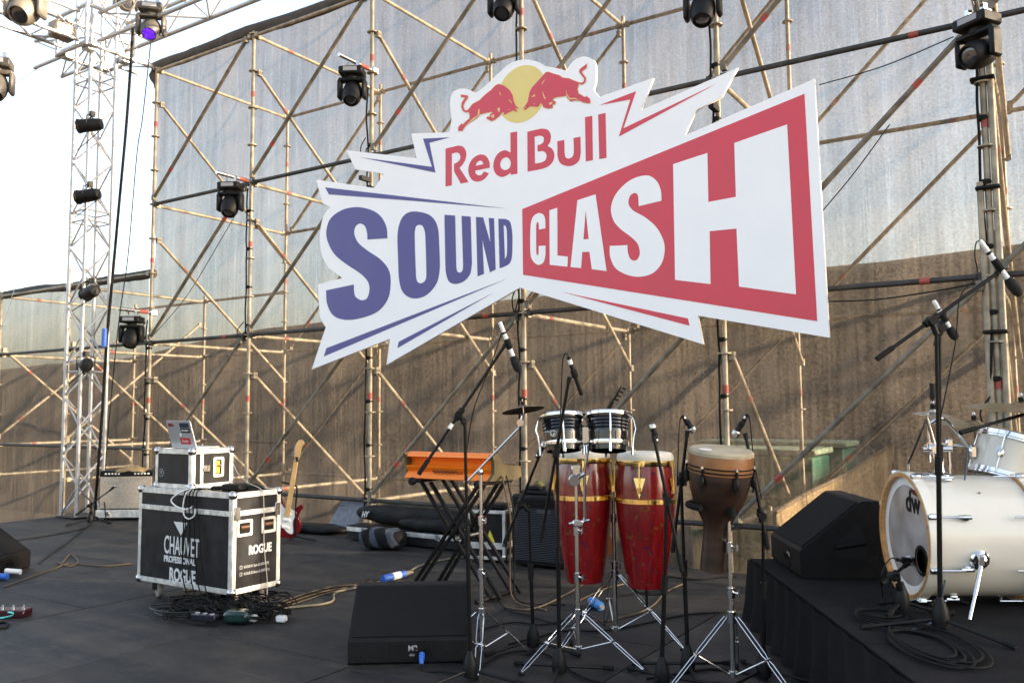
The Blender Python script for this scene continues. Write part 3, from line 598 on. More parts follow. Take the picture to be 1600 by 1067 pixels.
# ------------------------------------------------------------------ moving heads
def moving_head(name, label, top, sc=1.0, yaw=0.0, tilt=0.3, lens=None, out=None, body=None, group='moving head lights on the scaffold'):
    """hangs from point top; yaw turns the yoke, tilt pitches the head away from straight down"""
    top = V(top); t = thing(name, label, 'moving light', top, yaw, group); Rz = M4.Rotation(yaw, 4, 'Z'); body = body or blackp
    A = lambda x, y, z: top + (Rz @ V((x * sc, y * sc, z * sc)))
    R3 = Rz.to_3x3()
    b = MB(); b.box(A(0, 0, -.09), (.30 * sc, .24 * sc, .10 * sc), R3, bev=.015 * sc); bs = b.build('base', body, t)
    b = MB(); b.box(A(0, -.124, -.085), (.17 * sc, .008, .05 * sc), R3); b.build('display', printg, bs)
    b = MB(); b.lathe([(.07 * sc, -.03), (.07 * sc, .02)], 14, M4.Translation(A(0, 0, -.155)))
    b.box(A(0, 0, -.19), (.34 * sc, .12 * sc, .05 * sc), R3, bev=.015 * sc)
    for s_ in (-1, 1): b.box(A(s_ * .155, 0, -.31), (.05 * sc, .13 * sc, .25 * sc), R3, bev=.018 * sc)
    b.build('yoke', body, t)
    ax = Rz @ V((0, -sin(tilt), -cos(tilt))); T = zframe(A(0, 0, -.36), ax, Rz @ V((1, 0, 0))) @ M4.Scale(sc, 4)
    b = MB(); b.lathe([(.045, -.16), (.09, -.145), (.115, -.08), (.122, 0), (.118, .07), (.10, .125), (.088, .145), (.08, .145), (.078, .12), (.03, .11)], 24, T); b.build('head', body, t)
    b = MB(); b.lathe([(0, .128), (.05, .134), (.077, .122), (.0, .118)], 20, T, caps=False); b.build('lens', lens or glass, t)
    b = MB()
    for s_ in (-1, 1): b.box(A(s_ * .07, 0, -.02), (.035 * sc, .05 * sc, .06 * sc), R3)
    b2 = MB(); b2.box(A(0, 0, -.028), (.24 * sc, .06 * sc, .02 * sc), R3); b2.build('omega_bracket', dullchrome, t)
    MB().box(A(-.07, 0, .015), (.035 * sc, .05 * sc, .065 * sc), R3).build('clamp', dullchrome, t); MB().box(A(.07, 0, .015), (.035 * sc, .05 * sc, .065 * sc), R3).build('clamp', dullchrome, t)
    if out is not None:
        o_ = V(out); d = V((0, -1, 0)); e0 = V((o_.x, o_.y + .06, top.z + .055)); e1 = V((top.x, top.y - .22, top.z + .055))
        a = MB().tube(e0, e1, .024, 10).build('outrigger', dullchrome, t)
        dd = (e1 - e0).normalized(); MB().tube(e0 + dd * .13, e0 + dd * .26, .027, 10).build('tape_band', redtape, a)
        b = MB(); b.box(e0 + V((0, -.03, 0)), (.08, .1, .08), bev=.01); b.build('coupler', dullchrome, t)
    return t
HG = {}
for (i, px, py, yaw, tilt, lab) in ((2, 560, 100, .5, .55, 'black moving head hung beside the yellow disc and bull emblem'), (1, 366, 281, .5, .5, 'black moving head hung beside the blue bolt of the sign'),
        (0, 213, 490, .55, .45, 'black moving head hung on the outer scaffold pole beside the lattice tower'), (3, 793, -38, .3, .7, 'black moving head hung above the yellow disc, cut off by the picture edge'),
        (4, 1106, -42, .2, .5, 'black moving head hung over the red bolt of the sign'), (5, 1522, 21, -.55, 1.25, 'large black moving head on the thick pole above the drum kit')):
    q = wl(px, py, -.33)
    moving_head('moving_head', lab, (i * Lb + (.06 if i == 0 else 0), -.33, q.z), .92 if i < 5 else .88, yaw, tilt, out=(i * Lb, 0, 0))
# three on the roof truss
purple = bpy.data.materials.new('lit purple led'); purple.use_nodes = True
_b = purple.node_tree.nodes['Principled BSDF']; _b.inputs['Base Color'].default_value = (.08, .01, .4, 1); _b.inputs['Emission Color'].default_value = (.16, .02, 1, 1); _b.inputs['Emission Strength'].default_value = .55
_v = purple.node_tree.nodes.new('ShaderNodeTexVoronoi'); _v.inputs['Scale'].default_value = 60; _tc = purple.node_tree.nodes.new('ShaderNodeTexCoord'); _mr = purple.node_tree.nodes.new('ShaderNodeMapRange'); _mr.inputs['To Min'].default_value = 1.0; _mr.inputs['To Max'].default_value = .1
purple.node_tree.links.new(_tc.outputs['Object'], _v.inputs['Vector']); purple.node_tree.links.new(_v.outputs['Distance'], _mr.inputs['Value']); _mr.inputs['From Max'].default_value = .5; purple.node_tree.links.new(_mr.outputs[0], _b.inputs['Emission Strength'])
p = pd(237, 4, 10.9); moving_head('moving_head', 'moving head with lit purple LED face under the roof truss', p, 1.0, .75, .75, lens=purple, group='moving head lights on the roof truss', body=mat('lamp body', (.06, .052, .044), .5, var=.2))
p = pd(42, -42, 8.6); moving_head('moving_head', 'large grey moving head with round lens tilted down below the roof truss', p, 1.1, .55, .85, group='moving head lights on the roof truss', body=mat('lamp grey', (.12, .105, .085), .5, var=.2))
p = pd(-4, 88, 9.6); moving_head('moving_head', 'moving head under the outer roof truss, half cut off by the picture edge', p, 1.0, .9, .5, group='moving head lights on the roof truss', body=MATS['lamp body'])
p = pd(198, -30, 11.6); moving_head('moving_head', 'moving head hung close above the lattice tower corner', p, .9, 1.2, 1.2, group='moving head lights on the roof truss', body=MATS['lamp grey'])
# cables that drop from the roof truss
def cable(name, pts, r, m, label, n=6, group=None, seg=6):
    b = MB(); b.path(cr(pts, seg), r, n); o = b.build(name, m, ang=80); 
    return tag(o, label, 'cable', group)
dT = dep((TX + .5, TY - .3, 3))
cable('cable_bundle', [pd(208, 40, dT), pd(205, 90, dT), pd(197, 200, dT), pd(186, 320, dT), pd(177, 420, dT), pd(167, 530, dT), pd(160, 640, dT), pd(153, 735, dT), pd(149, 790, dT), fl(152, 812, .015)], .019, rubber, 'thick black cable bundle hanging from the roof truss to the floor', 8)
cable('rope', [pd(236, 62, dT), pd(231, 110, dT), pd(222, 190, dT), pd(214, 240, dT), pd(200, 400, dT), pd(186, 500, dT), pd(172, 640, dT), pd(163, 760, dT), fl(166, 815, .01)], .007, rubber, 'thin dark rope hanging from the lit purple lamp past the tower')
b = MB(); q = pd(166, 528, dT); b.tube(q + V((0, -.03, -.12)), q + V((.01, -.03, .12)), .034, 10); tag(b.build('cable_sleeve', bluep), 'blue tape sleeve wrapped round the hanging cable bundle', 'tape')
# guy wires far left
cable('guy_wire', [pd(118, 140, 12.0), pd(75, 270, 12.0), pd(30, 430, 12.0), pd(-10, 545, 12.0)], .004, dullchrome, 'thin guy wire running down from the lattice tower', 4)
cable('guy_wire', [pd(62, 106, 11.5), pd(-20, 158, 11.5)], .004, dullchrome, 'thin guy wire from the end of the roof truss', 4)
# black leads tied along scaffold poles
def pole_lead(i, z0, z1, seed, label, dx=-.055):
    r = random.Random(seed); pts = []; z = z0
    while z < z1:
        pts.append((i * Lb + dx * .7 + r.uniform(-.012, .008), -.03 + r.uniform(-.012, .012), z)); z += r.uniform(.12, .3)
    pts.append((i * Lb + dx * .6, -.03, z1)); b = MB(); b.path(cr(pts, 4), .0105, 7)
    for k in range(int((z1 - z0) / .5)):
        zz = z0 + .5 * k + .2; b.lathe([(.034, -.02), (.04, 0), (.034, .02)], 8, M4.Translation((i * Lb - .012, 0, zz)), caps=False)
    for k in range(int((z1 - z0) / 1.8)):     # slack loops
        zz = r.uniform(z0, z1); b.path(cr([(i * Lb + dx, -.04, zz), (i * Lb + dx - r.uniform(.05, .12), -.05, zz - .12), (i * Lb + dx - .03, -.045, zz - .26), (i * Lb + dx + .01, -.03, zz - .12)], 5), .007, 5)
    tag(b.build('pole_lead', rubber, ang=80), label, 'cable', 'black leads tied along scaffold poles')
for i, z0, z1, lab in ((0, .1, 2.7, 'black lead tied along the outer scaffold pole beside the lattice tower'), (1, 2.3, 4.3, 'black lead tied along the pole that carries the lamp beside the blue bolt'), (2, .3, 5.2, 'black lead tied along the pole behind the sign letter U'), (3, .3, 5.6, 'black lead tied along the pole behind the middle of the sign'), (4, .3, 5.1, 'black lead tied along the pole behind the big letter H'), (5, .4, 4.1, 'black lead tied along the thick pole behind the drum kit')):
    pole_lead(i, z0, z1, 40 + i, lab)
cable('slack_wire', [wl(1280, 133, -.08), wl(1380, 104, -.08), wl(1490, 58, -.08)], .005, rubber, 'thin dark wire sagging from sign corner to the large moving head', 5)
cable('slack_wire', [wl(368, 335, -.1), wl(345, 375, -.1), wl(290, 465, -.1), wl(232, 532, -.05)], .005, rubber, 'thin dark wire slanting down from the lamp beside the blue bolt', 5)
cable('slack_wire', [wl(1285, 330, -.08), wl(1335, 270, -.08), wl(1390, 195, -.08)], .005, rubber, 'thin dark wire following the brace beside the letter H', 5)
cable('slack_wire', [wl(1296, 471, -.05), wl(1370, 468, -.05), wl(1460, 455, -.05), wl(1540, 440, -.05)], .006, rubber, 'thin dark wire sagging under the ledger behind the drum kit', 5)

# ================================================================== FLIGHT CASES
def flight_case(t, o, size, al=.035, lid=None, faces=None):
    """axis-aligned case: o = corner (min x, min y, min z)"""
    x, y, z = o; sx, sy, sz = size; e = .0035
    MB().box((x + sx / 2, y + sy / 2, z + sz / 2), (sx, sy, sz)).build('body', laminate, t)
    def edge(p, q, a_, b_):
        p, q = V(p), V(q); c = (p + q) / 2; d = q - p
        s_ = [abs(d[k]) if abs(d[k]) > 1e-6 else 0 for k in range(3)]
        bx = MB()
        for ax_ in (a_, b_):                 # two flanges of the angle profile
            sz_ = [s_[k] if s_[k] else .0 for k in range(3)]; cc_ = V(c)
            other = b_ if ax_ == a_ else a_
            sz_[ax_[0]] = al; sz_[other[0]] = .004; cc_[ax_[0]] += ax_[1] * al / 2; cc_[other[0]] -= other[1] * .0022
            bx.box(cc_, sz_, bev=.0012)
        bx.build('edge_angle', caseal, t)
    X0, X1, Y0, Y1, Zb, Zt = x, x + sx, y, y + sy, z, z + sz
    for zz, sg in ((Zb, 1), (Zt, -1)):
        for yy, s2_ in ((Y0, 1), (Y1, -1)): edge((X0, yy, zz), (X1, yy, zz), (1, s2_), (2, sg))
        for xx, s2_ in ((X0, 1), (X1, -1)): edge((xx, Y0, zz), (xx, Y1, zz), (0, s2_), (2, sg))
    for xx, s1_ in ((X0, 1), (X1, -1)):
        for yy, s2_ in ((Y0, 1), (Y1, -1)): edge((xx, yy, Zb), (xx, yy, Zt), (0, s1_), (1, s2_))
    for xx in (X0, X1):
        for yy in (Y0, Y1):
            for zz in (Zb, Zt):
                MB().lathe([(.0, -.03), (.02, -.026), (.03, -.012), (.033, 0), (.03, .012), (.02, .026), (0, .03)], 10, M4.Translation((xx + (.012 if xx == X0 else -.012), yy + (.012 if yy == Y0 else -.012), zz + (.012 if zz == Zb else -.012)))).build('ball_corner', dullchrome, t)
    if lid:
        for (c, s_) in (((x + sx / 2, Y0 - .003, z + lid), (sx - .005, .009, .036)), ((X1 + .003, y + sy / 2, z + lid), (.009, sy - .005, .036)), ((X0 - .003, y + sy / 2, z + lid), (.009, sy - .005, .036))):
            MB().box(c, s_, bev=.002).build('lid_trim', caseal, t)
def dish_handle(t, c, n, u, w_, h_):
    """recessed spring handle: c centre on face, n outwards, u along width"""
    c, n, u = V(c), V(n), V(u); v = n.cross(u); T = frame(c, u, v)
    lp = lambda a, b_: [(-a, -b_), (a, -b_), (a, b_), (-a, b_)]
    rnd = lambda a, b_, r: [(sx * (a - r) + r * cos(q + k * pi / 8), sy * (b_ - r) + r * sin(q + k * pi / 8)) for (sx, sy, q) in ((1, -1, -pi / 2), (1, 1, 0), (-1, 1, pi / 2), (-1, -1, pi)) for k in range(5)]
    h = curve_plate([rnd(w_ / 2, h_ / 2, .015), rnd(w_ / 2 - .02, h_ / 2 - .02, .008)], T, .006, 'handle_dish', caseal, t, .001)
    curve_plate([lp(w_ / 2 - .018, h_ / 2 - .018)], T, .001, 'recess', rubber, h, .0005)
    b = MB(); b.box(T @ V((0, -h_ * .08, .008)), (1, 1, 1)); b.v = []; b.f = []
    a = T @ V((-w_ / 2 + .03, h_ * .05, .008)); e = T @ V((w_ / 2 - .03, h_ * .05, .008)); b.tube(a, e, .0115, 8); b.build('grip', mat('brown grip', (.16, .07, .03), .5, var=.2), h)
CX0, CX1, CY0, CY1 = 4.935, 6.010, -3.375, -2.945
CZ0, CZ1 = .135, .825
fc = thing('flight_case', 'large black wheeled flight case with aluminium edges and white stencilled lettering', 'flight case', ((CX0 + CX1) / 2, (CY0 + CY1) / 2, 0))
flight_case(fc, (CX0, CY0, CZ0), (CX1 - CX0, CY1 - CY0, CZ1 - CZ0), .034, lid=.55)
b = MB()
for k in range(13): b.tube((CX0 + .07 + k * .078, CY0 - .008, CZ0 + .558), (CX0 + .07 + k * .078, CY0 - .0095, CZ0 + .558), .004, 6); b.tube((CX0 + .07 + k * .078, CY0 - .008, CZ0 + .542), (CX0 + .07 + k * .078, CY0 - .0095, CZ0 + .542), .004, 6)
o = b.build('rivets', dullchrome, fc); o['kind'] = 'stuff'
for (xx, yy) in ((CX0 + .13, CY0 + .1), (CX1 - .1, CY0 + .11), (CX0 + .13, CY1 - .09), (CX1 - .1, CY1 - .09)):
    w_ = MB(); w_.lathe([(.02, -.018), (.05, -.018), (.055, -.01), (.055, .01), (.05, .018), (.02, .018)], 18, zframe((xx, yy, .055), (.35, 1, 0))); wh = w_.build('caster', mat('grey caster', (.25, .22, .2), .5, var=.2), fc)
    q = MB(); q.box((xx, yy, .128), (.1, .09, .012)); q.box((xx - .03, yy - .022, .09), (.05, .006, .07)); q.box((xx - .03, yy + .022, .09), (.05, .006, .07)); q.build('fork', blackm, wh)
XR = CX1
dish_handle(fc, (XR, CY0 + .105, CZ0 + .445), (1, 0, 0), (0, 1, 0), .135, .115); dish_handle(fc, (XR, CY0 + .318, CZ0 + .445), (1, 0, 0), (0, 1, 0), .135, .115)
MB().box((XR + .008, CY0 + .035, CZ0 + .55), (.012, .05, .09), bev=.003).build('latch_plate', dullchrome, fc); MB().box((XR + .008, CY1 - .035, CZ0 + .55), (.012, .05, .09), bev=.003).build('latch_plate', dullchrome, fc)
TF = frame((CX0, CY0, CZ0), (1, 0, 0), (0, 0, 1))                  # front (-Y) face, z out
def TFo(x, z): return frame((CX0 + x, CY0, CZ0 + z), (1, 0, 0), (0, 0, 1))
curve_plate([[(-.075, .06), (.085, .06), (.012, -.035)]], TFo(.50, .40), .0012, 'stencil_mark', printw, fc, .0005)
text('CHAUVET', TFo(.315, .225), .185, 'stencil_lettering', printw, fc, sx=.49, bold=.002)
text('PROFESSIONAL', TFo(.318, .165), .062, 'stencil_lettering', printw, fc, sx=.86, bold=.0022)
text('ROGUE', TFo(.385, .035), .128, 'stencil_lettering', printw, fc, sx=.70, bold=.0045)
def TRo(y, z): return frame((XR, CY0 + y, CZ0 + z), (0, 1, 0), (0, 0, 1))
text('ROGUE', TRo(.145, .255), .085, 'stencil_lettering', printw, fc, sx=.72, bold=.003)
text('ROGUE R1 Spot x2 (05070878)', TRo(.105, .165), .026, 'stencil_lettering', printg, fc, sx=.66, bold=.0004)
text('ROGUE R2 Beam x2 (05070911)', TRo(.105, .118), .026, 'stencil_lettering', printg, fc, sx=.66, bold=.0004)
for zz in (.163, .116):
    T = TRo(.07, zz); curve_plate([[(0, 0), (.022, 0), (.022, .024), (0, .024)], [(.004, .004), (.018, .004), (.018, .02), (.004, .02)]], T, .001, 'tick_box', printg, fc, .0005)
# small rack case on top
q0, q1, q2 = fl(232, 757, CZ1), fl(291, 762, CZ1), fl(369, 752, CZ1)
RX0, RY0 = 5.06, -3.33
rc = thing('rack_case', 'small black rack case with silver edges sitting on the large flight case', 'rack case', (5.3, -3.15, CZ1))
RX1 = 5.06 + .43; RY1 = RY0 + .53
flight_case(rc, (RX0, RY0, CZ1 + .006), (RX1 - RX0, RY1 - RY0 - .16, .285), .032)
MB().box((RX1 + .003, RY0 + .085, CZ1 + .148), (.009, .03, .275), bev=.002).build('lid_trim', caseal, rc)
dish_handle(rc, (RX1, RY0 + .235, CZ1 + .155), (1, 0, 0), (0, 1, 0), .095, .15)
MB().box((RX1 + .010, RY0 + .225, CZ1 + .155), (.004, .03, .09)).build('sticker', yellowp, rc)
b = MB(); b.box((RX1 + .008, RY0 + .125, CZ1 + .15), (.012, .06, .05), bev=.004); b.build('butterfly_latch', dullchrome, rc)
b = MB(); b.lathe([(.026, 0), (.03, 0), (.03, .002), (.026, .002)], 24, frame((RX0 + .07, RY0, CZ1 + .115), (1, 0, 0), (0, 0, 1)), caps=False); b.build('logo_ring', printg, rc)
text('9', frame((RX0 + .058, RY0, CZ1 + .1), (1, 0, 0), (0, 0, 1)), .045, 'logo_figure', printg, rc)

# laptop
LZ = CZ1 + .006 + .285 + .006
lt = thing('laptop', 'open silver laptop with red and black stickers on its lid atop the rack case', 'laptop', (RX0 + .2, RY0 + .1, LZ))
hx0, hx1, hy = RX0 + .115, RX0 + .405, RY0 + .055
MB().box(((hx0 + hx1) / 2, hy + .105, LZ + .007), (hx1 - hx0, .21, .012), bev=.003).build('base', silverp, lt)
lu = V((-.32, -.22, .93)).normalized(); lu = V((0, -.30, .954)).normalized()
TL = frame((hx0, hy, LZ + .012), (1, 0, 0), lu); 
b = MB(); lw, lh = hx1 - hx0, .205
b.prism([(0, 0), (lw, 0), (lw, lh - .012), (lw - .012, lh), (.012, lh), (0, lh - .012)], TL @ V((0, 0, -.006)), TL.to_3x3() @ V((1, 0, 0)), TL.to_3x3() @ V((0, 1, 0)), TL.to_3x3() @ V((0, 0, 1)), .006)
lid = b.build('lid', silverp, lt)
TLo = lambda x, y: TL @ M4.Translation((x, y, 0))
def rect(w_, h_): return [[(0, 0), (w_, 0), (w_, h_), (0, h_)]]
curve_plate(rect(.115, .05), TLo(.125, .022), .0008, 'sticker', redp, lid, .0003); text('Fender', TLo(.14, .036), .036, 'sticker_lettering', printw, lid, th=.0006, sx=.75, shear=.3, lift=.0013)
curve_plate(rect(.11, .036), TLo(.155, .152), .0008, 'sticker', mat('navy sticker', (.01, .02, .04), .5), lid, .0003)
curve_plate(rect(.11, .036), TLo(.155, .112), .0008, 'sticker', mat('black sticker', (.006, .006, .012), .5), lid, .0003); curve_plate([[(k * .012, 0), (k * .012 + .009, 0), (k * .012 + .009, .012), (k * .012, .012)] for k in range(7)], TLo(.165, .124), .0006, 'sticker_lettering', printw, lid, .0013)
curve_plate([[(0, .012), (.012, .002), (.03, .002), (.05, .008), (.066, 0), (.07, .014), (.05, .028), (.03, .024), (.012, .03)]], TLo(.018, .158), .0008, 'sticker', mat('dark red sticker', (.2, .01, .02), .5), lid, .0003)
curve_plate([smooth([(0, .012, 1), (.006, .026, 1), (.014, .024, 1), (.022, .026, 1), (.026, .018), (.024, .008, 1), (.016, 0, 1), (.012, .002, 1), (.006, 0, 1)]), smooth([(.014, .028), (.02, .036), (.018, .029)])], TLo(.13, .082), .0008, 'lid_emblem', white, lid, .0003)
# clutter on the big case
tag(MB().path(cr([(5.72, -3.28, .843), (5.60, -3.34, .845), (5.52, -3.385, .835), (5.42, -3.40, .795), (5.36, -3.402, .75), (5.42, -3.40, .71), (5.53, -3.398, .695), (5.60, -3.39, .72)], 6), .006, 6).build('white_lead', white, ang=80), 'thick white lead looping in a wide bow over the front edge of the flight case', 'cable')
tag(MB().path(cr([(5.66, -3.30, .842), (5.58, -3.36, .843), (5.53, -3.395, .81), (5.50, -3.40, .74), (5.51, -3.402, .66), (5.56, -3.402, .63), (5.62, -3.40, .65), (5.64, -3.395, .70)], 6), .005, 6).build('white_lead', white, ang=80), 'thinner white lead hanging in a narrow loop over the front edge of the flight case', 'cable')
b = MB(); b.box((5.86, -3.24, .856), (.15, .13, .05), M4.Rotation(.4, 3, 'Z'), bev=.012); b.box((5.74, -3.27, .846), (.12, .07, .03), M4.Rotation(.7, 3, 'Z'), bev=.008); tag(b.build('audio_interface', blackp), 'small black box and adapter left beside the rack case', 'adapter')
b = MB(); vs = []
for i in range(13):
    for j in range(7):
        u_, v_ = i / 12, j / 6; vs.append((5.78 + .22 * u_, -3.2 + .2 * v_, .83 + .035 * sin(pi * u_) * sin(pi * v_) + .008 * sin(9 * u_ + 5 * v_)))
b.add(vs, [(i * 7 + j, (i + 1) * 7 + j, (i + 1) * 7 + j + 1, i * 7 + j + 1) for i in range(12) for j in range(6)]); tag(b.build('black_cloth', fabricb, ang=80), 'crumpled black cloth lying on the large flight case', 'cloth')
for k, (xx, dx) in enumerate(((5.50, .02), (5.53, -.01), (5.56, .05), (5.60, .08), (5.64, .11))):
    tag(MB().path(cr([(xx + .1, -3.3, .838), (xx + .03, -3.36, .842), (xx, -3.395, .80), (xx + dx * .4, -3.40, .55), (xx + dx, -3.41, .25), (xx + dx + .1, -3.43, .08), (xx + .2 + dx, -3.46, .015)], 6), .0045, 5).build('black_lead', rubber, ang=80), 'black lead hanging down over the stencilled front of the flight case', 'cable', 'leads hanging down the flight case')
tag(MB().path(cr([(5.60, -3.1, 1.125), (5.75, -3.13, .95), (5.9, -3.15, .88), (6.02, -3.13, .83), (6.035, -3.12, .7), (6.03, -3.11, .45), (6.05, -3.1, .25), (6.06, -3.1, .12), (6.08, -3.13, .012), (6.2, -3.2, .01)], 6), .0035, 5).build('grey_lead', mat('grey cable', (.35, .33, .3), .6), ang=80), 'thin grey lead running from the laptop down the side of the flight case', 'cable')

# ================================================================== STANDS
def mic(root_name, label, tail, head, kind='dynamic', holder=None, lead=None, group='microphones on stands', r=.019):
    """tail = cable end, head = capsule end (world points)"""
    tail, head = V(tail), V(head); d = head - tail; Ln = d.length; T = zframe(tail, d)
    t = thing(root_name, label, 'microphone', holder or (tail + head) / 2, 0, group)
    if kind == 'foam':
        MB().lathe([(.009, 0), (.011, Ln * .04), (.011, Ln * .16), (.0105, Ln * .17), (.0115, Ln * .18), (.0115, Ln * .78)], 14, T).build('body', white, t)
        MB().lathe([(.012, Ln * .2), (.0125, Ln * .2), (.0125, Ln * .24), (.012, Ln * .24)], 14, T).build('switch_ring', blackp, t)
        MB().lathe([(.014, Ln * .68), (.021, Ln * .72), (.024, Ln * .82), (.022, Ln * .93), (.013, Ln * .995), (0, Ln)], 16, T).build('windscreen', foam, t)
    elif kind == 'pencil':
        MB().lathe([(.0105, Ln * .22), (.0115, Ln * .24), (.0115, Ln * .97), (.0105, Ln), (0, Ln)], 14, T).build('body', blackp, t)
        MB().lathe([(.0105, 0), (.0105, Ln * .22)], 12, T).build('connector', blackm, t)
        MB().lathe([(.012, Ln * .08), (.012, Ln * .2)], 12, T).build('tape_ring', whiteband, t)
    else:
        MB().lathe([(.0095, 0), (.0095, Ln * .18), (.012, Ln * .2), (.0125, Ln * .5), (.0165, Ln * .72)], 14, T).build('body', blackp, t)
        MB().lathe([(.0105, Ln * .1), (.0105, Ln * .2)], 12, T).build('connector', dullchrome, t)
        MB().lathe([(.0165, Ln * .72), (r, Ln * .76), (r, Ln * .84), (r * .93, Ln * .93), (r * .6, Ln * .99), (0, Ln)], 16, T).build('grille', dullchrome, t)
    MB().lathe([(.014, Ln * .34), (.0165, Ln * .36), (.0165, Ln * .52), (.014, Ln * .54)], 12, T).build('clip', rubber, t)
    if lead: MB().path(cr([tail] + [V(p) for p in lead], 6), .003, 5).build('lead', rubber, t, ang=80)
    return t
def mic_stand(label, base, pivot, boom=None, z0=0.0, legs=.30, a0=.3, hub=.13, extra=None, low=True):
    """base: floor point; pivot: top of pole; boom: (butt end, far end)"""
    base, pivot = V(base), V(pivot); t = thing('mic_stand', label, 'mic stand', base, 0, 'black microphone stands')
    hz = z0 + hub
    for k in range(3):
        a = a0 + k * 2 * pi / 3; e = base + V((cos(a) * legs, sin(a) * legs, .012)); s_ = V((base.x + cos(a) * .025, base.y + sin(a) * .025, z0 + (.05 if low else hub)))
        lg = MB().tube(s_, e, .0085, 8).build('leg', blackm, t)
        MB().tube(e - (e - s_).normalized() * .05, e + (e - s_).normalized() * .01, .0125, 8).build('rubber_foot', rubber, lg)
    MB().lathe([(.016, -.01), (.036, 0), (.04, .03), (.034, .075), (.02, .11), (.014, .13)], 14, M4.Translation((base.x, base.y, z0 + .02))).build('hub', blackp, t)
    m_ = base.lerp(pivot, .55); b_ = V((base.x, base.y, z0 + .12))
    MB().tube(b_, m_, .0115, 10).build('lower_tube', blackm, t); MB().tube(m_, pivot, .0085, 10).build('upper_tube', blackm, t)
    dm = (pivot - b_).normalized(); MB().tube(m_ - dm * .05, m_ + dm * .035, .017, 12).build('clutch', blackp, t)
    if boom:
        e0, e1 = V(boom[0]), V(boom[1]); d = (e1 - e0).normalized()
        MB().tube(e0, e1, .0085, 10).build('boom', blackm, t); MB().tube(e0, e0 + d * .09, .0125, 10).build('counterweight', rubber, t)
        c = e0 + d * (pivot - e0).dot(d); q = MB(); q.tube(c - d * .035, c + d * .035, .018, 10); q.build('boom_clamp', blackp, t)
        h_ = FW.cross(d).normalized(); q = MB(); q.tube(c - FW * .03, c + FW * .02, .02, 12); q.tube(pivot - V((0, 0, .03)), c, .014, 8); q.build('pivot', blackp, t)
        if extra is not None: MB().tube(c + d * extra, c + d * (extra + .03), .0115, 10).build('tape_ring', whiteband, t)
        MB().tube(e1 - d * .02, e1 + d * .012, .012, 8).build('thread_adapter', blackp, t)
    return t
# stand and microphone over the orange keyboard
B = fl(735, 1062); d1 = dep(B)
mic_stand('black mic stand with white taped boom rising past the orange keyboard', B, pd(726, 653, d1), (pd(654, 741, d1 - .02), pd(790, 538, d1 + .05)), a0=.2, extra=-.09)
mic('microphone', 'white microphone with black foam hung from the taped boom above the orange keyboard', pd(781, 503, d1 + .04), pd(811, 581, d1 + .06), 'foam', lead=[pd(786, 512, d1 + .08), pd(765, 575, d1 + .1), pd(740, 640, d1 + .1), pd(730, 700, d1 + .1)])
# pencil mic over the bongos
B = fl(874, 1056); d2 = dep(B)
mic_stand('black mic stand crossing in front of the bongos with a steep boom', B, pd(871, 705, d2), (pd(845, 845, d2 + .06), pd(889, 592, d2 - .05)), a0=.9)
mic('microphone', 'slim black pencil microphone pointing down above the bongos', pd(888, 557, d2 - .06), pd(909, 617, d2 - .04), 'pencil', lead=[pd(884, 552, d2 - .04), pd(879, 565, d2 - .02), pd(877, 620, d2 - .01), pd(873, 700, d2), pd(871, 760, d2)])
# stand under the bongos
B = fl(833, 1014); d3 = dep(B)
mic_stand('black mic stand with low boom reaching under the bongos', B, pd(826, 790, d3), (pd(788, 849, d3 + .02), pd(846, 703, d3 - .02)), a0=.0)
mic('microphone', 'microphone tucked below the bongos at the low boom end', pd(838, 715, d3 - .02), pd(852, 690, d3 - .03), 'dynamic', r=.016)
# clip mic at the conga
B = fl(1035, 1072); d4 = dep(B)
mic_stand('black mic stand leaning in front of the red conga with gold triangle plate', B, pd(1041, 780, d4), (pd(1066, 893, d4 - .04), pd(1022, 684, d4 + .04)), a0=.5)
mic('microphone', 'grey microphone with caged head over the pale conga skin', pd(1027, 692, d4 + .04), pd(1018, 662, d4 + .06), 'dynamic', r=.02)
B = fl(1075, 1052); d5 = dep(B)
mic_stand('black mic stand standing between the conga and the djembe', B, pd(1064, 748, d5), (pd(1051, 862, d5 + .03), pd(1074, 676, d5 - .02)), a0=1.1)
mic('microphone', 'black microphone with chrome grille between conga and djembe', pd(1066, 649, d5 - .03), pd(1085, 675, d5 - .02), 'dynamic', lead=[pd(1062, 660, d5), pd(1060, 700, d5), pd(1058, 760, d5)], r=.021)
B = fl(1194, 1062); d6 = dep(B)
mic_stand('black mic stand beside the drum riser with boom over the djembe', B, pd(1192, 804, d6), (pd(1200, 858, d6 - .03), pd(1165, 680, d6 + .05)), a0=.15)
mic('microphone', 'black microphone with chrome grille aimed at the djembe skin', pd(1168, 647, d6 + .05), pd(1146, 683, d6 + .08), 'dynamic', lead=[pd(1172, 660, d6 + .06), pd(1178, 720, d6 + .04), pd(1190, 780, d6)], r=.022)
RZr = .40                                    # riser top
B = fl(1471, 985, RZr); d7 = dep(B)
mic_stand('tall black mic stand on the drum riser with a wide boom', B, pd(1463, 512, d7), (pd(1370, 561, d7 - .02), pd(1562, 424, d7 + .03)), z0=RZr, legs=.34, a0=-.55)
mic('microphone', 'white microphone with black foam at the high boom over the drums', pd(1531, 376, d7 + .02), pd(1594, 462, d7 + .03), 'foam', lead=[pd(1525, 380, d7 + .03), pd(1523, 400, d7 + .03), pd(1526, 432, d7 + .03), pd(1500, 465, d7 + .03), pd(1492, 540, d7 + .03), pd(1468, 660, d7 + .02)])
d8 = d7 + .55; B = V(pd(1462, 800, d8)); B.z = RZr
mic_stand('black mic stand half hidden behind the tall stand on the riser', B, pd(1468, 512, d8), (pd(1462, 540, d8), pd(1475, 492, d8)), z0=RZr, legs=.12)
